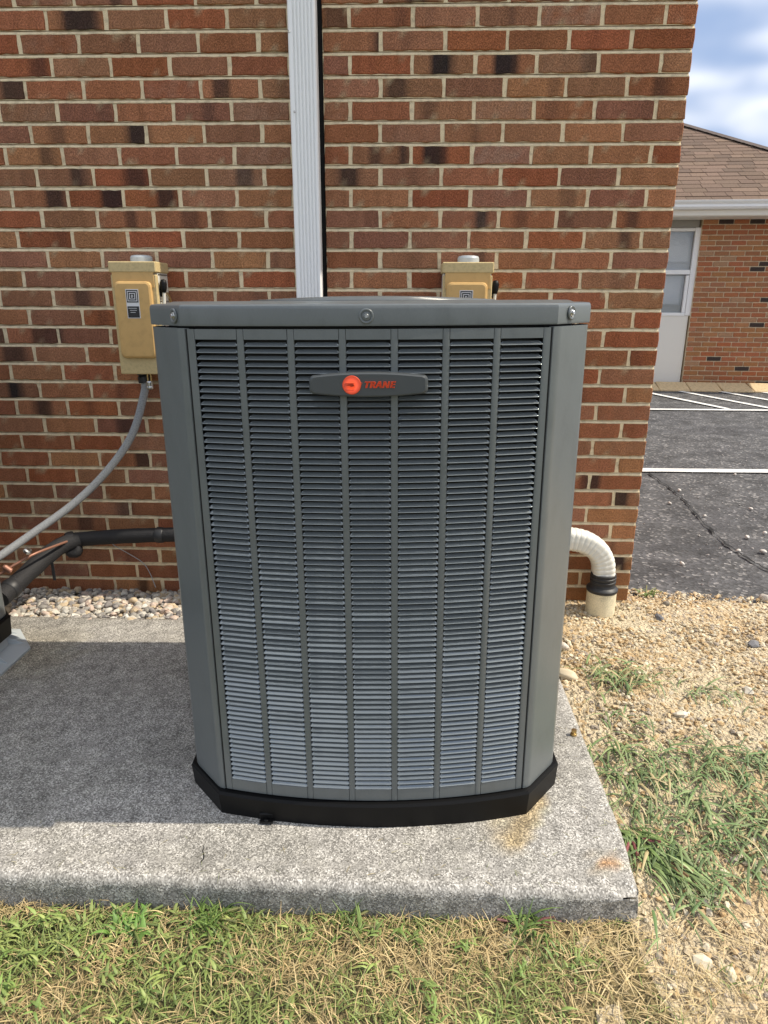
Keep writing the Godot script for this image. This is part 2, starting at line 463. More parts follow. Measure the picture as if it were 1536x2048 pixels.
func build_ground() -> void:
	# one sheet to the horizon
	var b := MB.new()
	b.quad(Vector3(-300, -0.10, 300), Vector3(300, -0.10, 300), Vector3(300, -0.10, -300), Vector3(-300, -0.10, -300))
	struct("ground", b, M.lawn_ground)
	# car park
	b = MB.new()
	var fn := FastNoiseLite.new(); fn.seed = 4; fn.frequency = 0.9
	var rows := []; var cols := []
	for j in 61:
		var z := lerpf(0.35, -9.0, j / 60.0)
		var r := PackedVector3Array(); var cc := []
		for i in 81:
			var x := lerpf(-1.0, 15.0, i / 80.0)
			r.append(Vector3(x, -0.014 + 0.006 * fn.get_noise_2d(x * 0.6, z * 0.6), z))
			var k := 1.0 + 0.35 * fn.get_noise_2d(x * 0.5, z * 2.2) + 0.35 * maxf(0, 1 - absf(z + 3.55) / 0.5)
			cc.append(Color(k, k, k * 1.02))
		rows.append(r); cols.append(cc)
	b.grid(rows, cols)
	struct("parking_lot", b, M.asphalt)
	# tan gravelly soil beside the slab and round the wall's corner
	b = MB.new()
	rows = []; cols = []
	fn.frequency = 3.0
	for j in 56:
		var t := j / 55.0
		var r := PackedVector3Array(); var cc := []
		for i in 61:
			var x := lerpf(-0.75, 5.0, pow(i / 60.0, 1.6))
			var z0 := -0.165 + 0.075 * x / 0.6 + 0.022 * fn.get_noise_2d(x * 2.0, 1.0) if x < 0.9 else -0.05 + 0.02 * fn.get_noise_2d(x * 2.0, 1.0)
			var z := lerpf(2.6, z0, t)
			var y := ground_y(x, z) + 0.010 * fn.get_noise_2d(x, z) + 0.004 * fn.get_noise_2d(x * 5, z * 5)
			if t > 0.98: y = -0.02
			r.append(Vector3(x, y, z))
			var o := smoothstep(-0.1, 0.5, fn.get_noise_2d(x * 0.8 + 7, z * 0.8))
			cc.append(Color(0.72, 0.60, 0.41).lerp(Color(0.64, 0.46, 0.25), o))
		rows.append(r); cols.append(cc)
	b.grid(rows, cols)
	struct("soil", b, M.soil, "tan sandy soil beside the concrete slab", "soil")
	# lawn soil in front, and the strip behind the slab
	b = MB.new()
	rows = []; cols = []
	for j in 34:
		var z := lerpf(6.0, 1.44, pow(j / 33.0, 0.6))
		var r := PackedVector3Array(); var cc := []
		for i in 60:
			var x := lerpf(-4.5, -0.45 + 0.35 * smoothstep(1.6, 2.4, z), i / 59.0)
			r.append(Vector3(x, ground_y(x, z) + 0.002 + 0.008 * fn.get_noise_2d(x, z), z))
			cc.append(Color(0.24, 0.19, 0.09).lerp(Color(0.13, 0.14, 0.05), smoothstep(-0.2, 0.3, fn.get_noise_2d(x * 0.6, z * 0.6 + 9))))
		rows.append(r); cols.append(cc)
	b.grid(rows, cols)
	struct("lawn", b, M.soil)
	b = MB.new()
	b.col = Color(0.30, 0.27, 0.22)
	b.quad(Vector3(-4.5, 0.004, 0.42), Vector3(-0.4, 0.004, 0.42), Vector3(-0.4, 0.004, -0.02), Vector3(-4.5, 0.004, -0.02))
	struct("gravel_bed", b, M.soil)
	# painted lines
	line_strip(Vector3(-0.5, 0, -2.36), Vector3(9, 0, -2.44), 0.105)
	line_strip(Vector3(-0.5, 0, -5.40), Vector3(12, 0, -5.38), 0.10)
	for k in 7:
		var x := 1.90 + k * 0.555
		line_strip(Vector3(x + 0.42, -0.0, -7.1), Vector3(x + 0.92, 0, -5.47), 0.085)
	# crack in the asphalt: a dark, ragged, shallow cut
	b = MB.new()
	b.col = g(0.16)
	var pts := [Vector2(0.84, -2.28), Vector2(0.85, -1.80), Vector2(0.815, -1.45), Vector2(0.765, -1.10), Vector2(0.73, -0.76), Vector2(0.745, -0.52), Vector2(0.80, -0.30)]
	var prev := []
	for i in (pts.size() - 1) * 9 + 1:
		var s := mini(i / 9, pts.size() - 2)
		var p: Vector2 = pts[s].lerp(pts[s + 1], i / 9.0 - s)
		var w := rnd(0.002, 0.008) * (1.0 + 0.6 * sin(i * 0.9))
		var m := p.x + rnd(-0.008, 0.008)
		var now := [Vector3(m - w, -0.004, p.y), Vector3(m + w, -0.004, p.y)]
		if prev: b.quad(prev[0], prev[1], now[1], now[0]); b.flip_last(Transform3D(), Vector3(0, -5, 0), 4)
		prev = now
	struct("asphalt_crack", b, M.asphalt)

func line_strip(a: Vector3, e: Vector3, w: float) -> void:
	var b := MB.new()
	var d := (e - a).normalized()
	var s := d.cross(Vector3.UP) * w * 0.5
	var k := int(a.distance_to(e) / 0.06)
	var prev := []
	for i in k + 1:
		var p := a.lerp(e, float(i) / k) + Vector3(0, -0.003, 0)
		var now := [p - s * rnd(0.93, 1.06), p + s * rnd(0.93, 1.06)]
		if prev: b.quad(prev[0], prev[1], now[1], now[0]); b.flip_last(Transform3D(), Vector3(p.x, -9, p.z), 4)
		prev = now
	struct("parking_line", b, M.stripe)

# ---------------------------------------------------------------- concrete slab
func build_slab() -> void:
	var x0 := -3.6; var x1 := -0.422; var z0 := 0.335; var z1 := 1.522
	var top := 0.05; var rad := 0.020
	var fn := FastNoiseLite.new(); fn.seed = 9; fn.frequency = 2.2; fn.fractal_octaves = 4
	var ss := []   # distances along x, running past the edge
	for i in 131: ss.append(lerpf(x0, x1 - rad, i / 130.0))
	for e in [0.008, 0.016, 0.024, 0.034, 0.05, 0.08, 0.12]: ss.append(x1 - rad + e)
	var ts := []
	for e in [0.10, 0.06, 0.03]: ts.append(z0 - e)
	for j in 56: ts.append(lerpf(z0, z1 - rad, j / 55.0))
	for e in [0.008, 0.016, 0.024, 0.032, 0.042, 0.06, 0.085, 0.12]: ts.append(z1 - rad + e)
	var rows := []; var cols := []
	for j in range(ts.size() - 1, -1, -1):
		var t: float = ts[j]
		var r := PackedVector3Array(); var cc := []
		for s in ss:
			var ax: float = maxf(0.0, s - (x1 - rad)); var az := maxf(0.0, t - (z1 - rad)); var ab := maxf(0.0, z0 - t)
			var x: float = minf(s, x1 - rad); var z := clampf(t, z0, z1 - rad)
			var y := top
			var a := maxf(ax, az)
			var dx := 0.0; var dz := 0.0
			var q := rad * PI / 2
			var out := rad * sin(minf(a, q) / rad)
			var dn := rad * (1 - cos(minf(a, q) / rad)) + maxf(0.0, a - q)
			if a > 0.0:
				var l := sqrt(ax * ax + az * az)
				dx = out * ax / l; dz = out * az / l
			y -= dn + ab
			# chipped front right corner, uneven worn arris
			var corner := smoothstep(0.16, 0.0, absf(x - x1) + 0.7 * absf(z - z1))
			var rough := fn.get_noise_2d(x * 14, z * 14 + y * 30)
			y -= corner * (0.010 + 0.034 * maxf(0.0, rough)) if a < q else 0.0
			var edge := smoothstep(0.0, 0.03, a)
			var P := Vector3(x + dx - corner * 0.012 * edge, y, z + dz - corner * 0.014 * edge)
			P += Vector3(0.3, 0, 0.8) * edge * (0.006 + 0.012 * corner) * rough + Vector3(0, 1, 0) * 0.0018 * fn.get_noise_2d(x * 3, z * 3)
			r.append(P)
			# colour: grime on the sides, stains
			var k := 1.0 + 0.34 * fn.get_noise_2d(x * 0.7, z * 0.9) + 0.20 * fn.get_noise_2d(x * 4, z * 4)
			var C := Color(k, k, k * 0.985)
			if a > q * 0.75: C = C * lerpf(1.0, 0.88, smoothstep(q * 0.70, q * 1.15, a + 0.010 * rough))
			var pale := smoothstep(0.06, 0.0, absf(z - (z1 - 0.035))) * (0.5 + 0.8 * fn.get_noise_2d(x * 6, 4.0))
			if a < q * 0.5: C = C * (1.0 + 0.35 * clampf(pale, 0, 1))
			var tan_k := 0.0
			# clay dust left by the unit's front right corner
			var u := Vector2(x, z).distance_to(Geometry2D.get_closest_point_to_segment(Vector2(x, z), Vector2(-0.60, 1.25), Vector2(-0.675, 1.385)))
			tan_k = maxf(tan_k, smoothstep(0.045, 0.012, u + 0.012 * rough))
			u = Vector2(x, z).distance_to(Geometry2D.get_closest_point_to_segment(Vector2(x, z), Vector2(-0.70, 1.33), Vector2(-0.69, 1.38)))
			tan_k = maxf(tan_k, 0.6 * smoothstep(0.05, 0.01, u + 0.02 * rough))
			C = C.lerp(Color(C.r * 1.02, C.g * 0.84, C.b * 0.56), tan_k)
			var rust := smoothstep(0.055, 0.0, Vector2(x + 0.483, (z - 1.44) * 1.5).length() + 0.035 * fn.get_noise_2d(x * 16, z * 16))
			C = C.lerp(Color(0.95, 0.48, 0.16), rust * 0.85)
			# damp, darker and yellowish near the neighbour
			var damp := smoothstep(0.35, 0.0, Vector2(x + 2.22, (z - 0.62) * 1.2).length())
			C = C.lerp(Color(C.r * 0.78, C.g * 0.70, C.b * 0.52), damp * 0.6)
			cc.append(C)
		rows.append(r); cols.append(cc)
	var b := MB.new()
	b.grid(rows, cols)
	var o := thing("concrete_slab", "weathered gray concrete slab under the tall gray air conditioner", "slab")
	part("slab_body", b, M.concrete, o)
	# hairline cracks at the front edge
	for cr in [[-1.352, 0.055], [-1.74, 0.03], [-1.22, 0.02]]:
		b = MB.new()
		var prev := []
		var x: float = cr[0]
		for i in 12:
			var t := i / 11.0
			x += rnd(-0.004, 0.004)
			var z: float = lerpf(1.502 - cr[1] * 1.4, 1.506, t)
			var w := 0.0017 * (0.4 + t)
			var now := [Vector3(x - w, 0.0505 - 0.004 * t * t, z), Vector3(x + w, 0.0505 - 0.004 * t * t, z)]
			if prev: b.quad(prev[0], prev[1], now[1], now[0]); b.flip_last(Transform3D(), Vector3(x, -9, z), 4)
			prev = now
		part("hairline_crack", b, M.gap_black, o)

# ---------------------------------------------------------------- brick walls
const COURSE := 0.0682
const TOP := 2.1142
const BRICK_COLORS := [Color(0.496, 0.210, 0.112), Color(0.477, 0.190, 0.098), Color(0.457, 0.218, 0.125), Color(0.466, 0.164, 0.080), Color(0.417, 0.190, 0.117), Color(0.536, 0.248, 0.125), Color(0.466, 0.220, 0.120)]

func warp(s: float) -> float: return s + 0.0135 * smoothstep(0.72, 1.10, s)

func brick_mesh(w: float, h: float, d: float, base: Color, marks: Array, blotch: float, sd: int) -> ArrayMesh:
	var r2 := RandomNumberGenerator.new(); r2.seed = sd
	var nx := 9 if w > 0.15 else 5
	var b := MB.new()
	var rows := []; var cols := []
	var ch := 0.003
	var streak := []
	for i in nx + 1: streak.append(1.0 + r2.randf_range(-0.10, 0.08))
	for j in 3:
		var r := PackedVector3Array(); var cc := []
		for i in nx + 1:
			var x := lerpf(-w / 2 + ch, w / 2 - ch, float(i) / nx)
			var y := lerpf(-h / 2 + ch, h / 2 - ch, j / 2.0)
			var jy := r2.randf_range(-0.0014, 0.0012) if j != 1 else 0.0
			var jx := r2.randf_range(-0.0018, 0.0014) if i == 0 or i == nx else 0.0
			r.append(Vector3(x + jx, y + jy * (1 if j == 2 else -1), r2.randf_range(-0.0009, 0.0009)))
			var k := 0.0
			for m in marks: k = maxf(k, m[2] * (1.0 - smoothstep(m[1] * 0.7, m[1] * 1.25, absf(x - m[0]))))
			var C: Color = base * streak[i] * r2.randf_range(0.95, 1.05)
			C = C.lerp(Color(0.034, 0.033, 0.036), k * 0.93)
			if j != 1 and r2.randf() < 0.05: C = C.lerp(Color(0.62, 0.47, 0.29), r2.randf_range(0.2, 0.8))
			if blotch > 0: C = C.lerp(Color(0.52, 0.36, 0.27), blotch * r2.randf_range(0.1, 0.7))
			cc.append(C)
		rows.append(r); cols.append(cc)
	b.grid(rows, cols)
	# arris and sides
	var ring := []; var rc := []
	for i in nx + 1: ring.append(rows[0][i]); rc.append(cols[0][i])
	ring.append(rows[1][nx]); rc.append(cols[1][nx])
	for i in range(nx, -1, -1): ring.append(rows[2][i]); rc.append(cols[2][i])
	ring.append(rows[1][0]); rc.append(cols[1][0])
	var k2 := ring.size()
	var band := [PackedVector3Array(), PackedVector3Array(), PackedVector3Array()]
	var bc := [[], [], []]
	for q in k2 + 1:
		var p: Vector3 = ring[q % k2]
		var o := Vector3(signf(p.x) if absf(p.x) > w / 2 - 2.5 * ch else 0.0, signf(p.y) if absf(p.y) > h / 2 - 2.5 * ch else 0.0, 0).normalized()
		band[2].append(p)
		band[1].append(Vector3(p.x, p.y, p.z - ch * 0.8) + o * ch * 0.8)
		band[0].append(Vector3(p.x, p.y, -d) + o * ch * 0.8)
		for e in 3: bc[e].append(rc[q % k2])
	b.grid(band, bc)
	return b.mesh()

func pick_brick(r2: RandomNumberGenerator) -> Color:
	var C: Color = BRICK_COLORS[r2.randi() % BRICK_COLORS.size()]
	var f := r2.randf_range(0.86, 1.12)
	return Color(C.r * f, C.g * f * r2.randf_range(0.95, 1.06), C.b * f)

func build_near_wall() -> void:
	# fired dark marks seen on single bricks: course from the top, place along the wall, half width, depth of tone
	var marks := [
		[0, -2.030, 0.064, 0.95], [0, -1.175, 0.043, 0.60], [1, -1.043, 0.013, 0.80], [2, -2.190, 0.031, 0.6], [2, -0.823, 0.037, 1.0], [2, -0.612, 0.040, 1.0], [2, -0.334, 0.026, 0.55],
		[3, -2.292, 0.045, 0.8], [3, -1.572, 0.031, 0.8], [3, -0.970, 0.034, 0.65], [3, -0.093, 0.026, 0.55], [5, -1.872, 0.039, 0.95], [6, -2.200, 0.025, 0.6], [6, -1.050, 0.024, 0.6], [6, -0.946, 0.017, 0.8], [6, -0.842, 0.041, 0.95],
		[7, -2.102, 0.029, 0.75], [7, -1.892, 0.043, 0.8], [7, -1.504, 0.032, 0.8], [7, -1.139, 0.039, 0.85], [8, -2.189, 0.036, 0.85], [8, -1.984, 0.040, 0.9], [8, -1.789, 0.040, 0.85],
		[9, -1.924, 0.025, 0.6], [9, -1.710, 0.033, 0.5], [9, -0.671, 0.025, 0.95], [9, -0.147, 0.024, 0.6], [10, -0.161, 0.028, 0.7], [11, -0.669, 0.029, 0.6], [13, -2.137, 0.026, 0.7],
		[15, -2.289, 0.062, 0.75], [16, -2.425, 0.047, 0.7], [18, -2.447, 0.028, 1.0], [19, -2.348, 0.034, 0.85], [20, -2.025, 0.036, 0.7], [22, -1.973, 0.034, 0.8], [25, -2.067, 0.033, 0.7], [26, -2.241, 0.033, 0.6],
		[23, -0.197, 0.039, 0.85], [24, -0.078, 0.033, 0.85], [28, -0.065, 0.040, 0.95]]
	var o := thing("brick_building", "red-brown brick building with a downspout, standing behind the tall air conditioner", "building")
	var H := 2.80
	var b := MB.new()
	# solid core: its face is the mortar, 6 mm behind the bricks
	for seg in [[-6.0, -1.2415], [-1.2215, -0.006]]:
		b.box(Vector3((seg[0] + seg[1]) / 2, H / 2 - 0.1, -2.5 - 0.0125), Vector3(seg[1] - seg[0], H + 0.2, 5.0))
	# joints struck with a slope: each bed leans out towards its lower edge, the upright joints lie 4 mm back
	var r3 := RandomNumberGenerator.new(); r3.seed = 12
	for seg in [[-6.0, -1.2415], [-1.2215, -0.004]]:
		var k := int((seg[1] - seg[0]) / 0.05)
		for c in range(-9, 32):
			var yb := TOP - (c + 1) * COURSE
			var rows := [PackedVector3Array(), PackedVector3Array(), PackedVector3Array(), PackedVector3Array()]
			for i in k + 1:
				var x: float = lerpf(seg[0], seg[1], float(i) / k)
				var w := r3.randf_range(-0.0010, 0.0010)
				var lip := r3.randf_range(-0.0022, 0.0004)
				rows[0].append(Vector3(x, yb - 0.0075, lip - 0.002))
				rows[1].append(Vector3(x, yb - 0.0046 + w, lip))
				rows[2].append(Vector3(x, yb + 0.0020 + w, -0.0062))
				rows[3].append(Vector3(x, yb + 0.0066, -0.0105))
			b.grid(rows)
			var up := [PackedVector3Array(), PackedVector3Array(), PackedVector3Array()]
			for i in k + 1:
				var x: float = lerpf(seg[0], seg[1], float(i) / k)
				up[0].append(Vector3(x, yb + 0.0050, -0.0042 + r3.randf_range(-0.001, 0.001)))
				up[1].append(Vector3(x, yb + 0.0340, -0.0036 + r3.randf_range(-0.001, 0.001)))
				up[2].append(Vector3(x, yb + COURSE - 0.0050, -0.0030 + r3.randf_range(-0.001, 0.001)))
			b.grid(up)
	var wall := part("wall", b, M.mortar, o)
	b = MB.new()
	b.quad(Vector3(-1.2415, -0.1, -0.016), Vector3(-1.2215, -0.1, -0.016), Vector3(-1.2215, H, -0.016), Vector3(-1.2415, H, -0.016))
	part("control_joint", b, M.gap_black, o)
	b = MB.new()
	b.box(Vector3(-2.99, H + 0.02, -2.49), Vector3(6.06, 0.05, 5.08), 0.006)
	part("coping", b, M.trim, o)
	# bricks, nearest 300 in view one by one
	var r2 := RandomNumberGenerator.new(); r2.seed = 77
	var rest := []
	var kept := 0
	for c in range(-9, 32):
		var y := TOP - (c + 0.5) * COURSE
		var joints := []
		var odd := posmod(c, 2) == 1
		var s := 0.0
		var first := true
		var list := []
		while s < 5.9:
			var e := s + (0.2032 if odd or not first else 0.1016)
			first = false
			list.append([s, e])
			s = e
		var li := 0
		for q in list:
			var xr := -warp(q[0]); var xl := -warp(q[1])
			# split at the control joint
			var pieces := []
			if xr > -1.2215 and xl < -1.2215:
				pieces.append([-1.2215 - 0.0055, xr])
				if xl < -1.2415 - 0.03: pieces.append([xl, -1.2415 + 0.0055])
			elif xr <= -1.2215 and xr > -1.2415: pieces.append([xl, -1.2415 + 0.0055])
			else: pieces.append([xl, xr])
			for p in pieces:
				var w: float = p[1] - p[0] - 0.0115
				if q[0] == 0.0: w = p[1] - p[0] - 0.006
				if w < 0.02: continue
				var cx: float = (p[0] + p[1]) / 2 + (0.0028 if q[0] == 0.0 else r2.randf_range(-0.0012, 0.0012))
				var ms := []
				var hand := cx > -2.5 and c >= 0 and c < 29
				for m in marks:
					if m[0] == c and absf(m[1] - cx) < w / 2 + m[2]: ms.append([m[1] - cx, m[2], m[3]])
				var base := pick_brick(r2)
				var roll := r2.randf()
				if ms.is_empty() and roll < (0.20 if hand else 0.28):
					ms.append([r2.randf_range(-w * 0.45, w * 0.45), r2.randf_range(0.006, 0.034), r2.randf_range(0.18, 0.5) if hand else r2.randf_range(0.4, 0.95)])
				var blotch := 0.0
				if roll > 0.90: blotch = r2.randf_range(0.15, 0.5)
				# earth splashed low on the wall
				base = base.lerp(Color(0.40, 0.19, 0.075), 0.65 * smoothstep(0.34, 0.06, y + 0.05 * r2.randf()) * smoothstep(-0.75, -0.3, cx))
				if c == 6 and absf(cx + 0.61) < 0.09 or c == 0 and absf(cx + 0.40) < 0.06: blotch = 0.75
				var mesh := brick_mesh(w, COURSE - 0.0112, 0.010, base, ms, blotch, r2.randi())
				var at := Vector3(cx, y + r2.randf_range(-0.0008, 0.0008), r2.randf_range(-0.0010, 0.0006))
				# what the camera can see: not above the frame, nor far left, nor behind the unit
				var hidden := c < -1 or cx < -2.62 or (c > 14 and cx > -1.80 and cx < -0.36) or (c > 13 and c < 28 and cx > -1.7 and cx < -0.4)
				if hidden or kept >= 300: rest.append([mesh, at])
				else:
					put("brick", mesh, M.brick, wall, Transform3D(Basis(), at))
					kept += 1
			li += 1
	print("bricks kept ", kept, " rest ", rest.size())
	var all := MB.new()
	for e in rest: join(all, e[0], Transform3D(Basis(), e[1]))
	# the side wall round the corner
	for c in range(-9, 32):
		var y := TOP - (c + 0.5) * COURSE
		var z := -0.092 if posmod(c, 2) == 1 else -0.0
		if z == 0.0: z = -0.1932
		var s0 := 0.0
		var edge := [0.0, -z]
		var zz := -z
		var segs := [[0.004, zz]]
		while zz < 4.9:
			segs.append([zz, zz + 0.2032]); zz += 0.2032
		for q in segs:
			var w: float = q[1] - q[0] - 0.0115
			var me := brick_mesh(w, COURSE - 0.0112, 0.010, pick_brick(r2), [], 0.0, r2.randi())
			join(all, me, Transform3D(Basis(Vector3.UP, PI / 2), Vector3(0.0 - 0.0005, y, -(q[0] + q[1]) / 2)))
	var st := part("brick", all, M.brick, wall)
	st.set_meta("kind", "stuff")

func join(b: MB, m: ArrayMesh, xf: Transform3D) -> void:
	var a := m.surface_get_arrays(0)
	var off := b.v.size()
	var vs: PackedVector3Array = a[Mesh.ARRAY_VERTEX]
	var ns: PackedVector3Array = a[Mesh.ARRAY_NORMAL]
	for i in vs.size(): vs[i] = xf * vs[i]
	for i in ns.size(): ns[i] = (xf.basis * ns[i]).normalized()
	b.v.append_array(vs); b.n.append_array(ns)
	if a[Mesh.ARRAY_COLOR] != null: b.c.append_array(a[Mesh.ARRAY_COLOR])
	else:
		for i in vs.size(): b.c.append(Color.WHITE)
	if a[Mesh.ARRAY_TEX_UV] != null: b.uv.append_array(a[Mesh.ARRAY_TEX_UV])
	else:
		for i in vs.size(): b.uv.append(Vector2.ZERO)
	var id: PackedInt32Array = a[Mesh.ARRAY_INDEX]
	for i in id.size(): id[i] += off
	b.ix.append_array(id)

# ---------------------------------------------------------------- air conditioner
const HW := 0.4370    # half width of the body
const FW := 0.350    # half width of the bowed front panel
const FZ := 0.405    # z where the front panel meets the corner posts
const SZ := 0.306    # z where the chamfer meets the side
const BULGE := 0.044

func front_z(x: float) -> float: return FZ + BULGE * (1.0 - pow(x / FW, 2))

func outline(off: float, bow := true) -> PackedVector2Array:
	# counter-clockwise seen from above in (x, z): from the front left along the front to the right
	var p := PackedVector2Array()
	for i in 17:
		var x := lerpf(-FW, FW, i / 16.0)
		p.append(Vector2(x * (1 + off / FW * 0.6), front_z(x) + off if bow else FZ + off))
	p.append(Vector2(HW + off, SZ + off * 0.4))
	p.append(Vector2(HW + off, -SZ - off * 0.4))
	p.append(Vector2(FW + off * 0.6, -FZ - off))
	p.append(Vector2(-FW - off * 0.6, -FZ - off))
	p.append(Vector2(-HW - off, -SZ - off * 0.4))
	p.append(Vector2(-HW - off, SZ + off * 0.4))
	return p

func post_mesh(y0: float, y1: float, sx: float, sz: float) -> ArrayMesh:
	# flat lip beside the panel, chamfer, return along the side, with rolled bends
	var raw := [Vector2(FW - 0.0055, FZ + 0.001), Vector2(FW + 0.004, FZ - 0.002), Vector2(FW + 0.012, FZ - 0.008), Vector2(HW - 0.010, SZ + 0.016), Vector2(HW - 0.003, SZ + 0.005), Vector2(HW, SZ - 0.006), Vector2(HW, SZ - 0.055)]
	var b := MB.new()
	var rows := []
	for y in [y0, lerpf(y0, y1, 0.33), lerpf(y0, y1, 0.66), y1]:
		var r := PackedVector3Array()
		for q in raw: r.append(Vector3(q.x * sx, y, q.y * sz))
		if sx * sz < 0: r.reverse()
		rows.append(r)
	b.grid(rows)
	var inner := []
	for y in [y0, y1]:
		var r := PackedVector3Array()
		for q in raw: r.append(Vector3((q.x - 0.007) * sx, y, (q.y - 0.007) * sz))
		if sx * sz > 0: r.reverse()
		inner.append(r)
	b.grid(inner)
	# folded edges
	for e in [0, raw.size() - 1]:
		var q: Vector2 = raw[e]
		b.quad(Vector3(q.x * sx, y0, q.y * sz), Vector3((q.x - 0.007) * sx, y0, (q.y - 0.007) * sz), Vector3((q.x - 0.007) * sx, y1, (q.y - 0.007) * sz), Vector3(q.x * sx, y1, q.y * sz))
	return b.mesh()

func louver_mesh(w: float, pitch: float) -> ArrayMesh:
	# pressed blade: upper edge set back, lower lip forward and rolled, ends flared
	var b := MB.new()
	var prof := [Vector2(pitch * 0.43, -0.0070), Vector2(pitch * 0.31, -0.0046), Vector2(pitch * 0.18, -0.0028), Vector2(pitch * 0.01, -0.0005), Vector2(-pitch * 0.06, 0.0008), Vector2(-pitch * 0.10, 0.0019), Vector2(-pitch * 0.16, 0.0017), Vector2(-pitch * 0.13, -0.0006)]
	var rows := []
	for j in range(prof.size() - 1, -1, -1):
		var r := PackedVector3Array()
		var half: float = w / 2 + (0.0022 if j >= 3 else lerpf(-0.0040, 0.0, j / 3.0))
		for x in [-half, -half + 0.004, 0.0, half - 0.004, half]:
			var d: float = -0.0030 if absf(x) > half - 0.002 and j > 2 else 0.0
			r.append(Vector3(x, prof[j].x + (0.0010 if d < 0 else 0.0), prof[j].y + d))
		rows.append(r)
	b.grid(rows)
	return b.mesh()

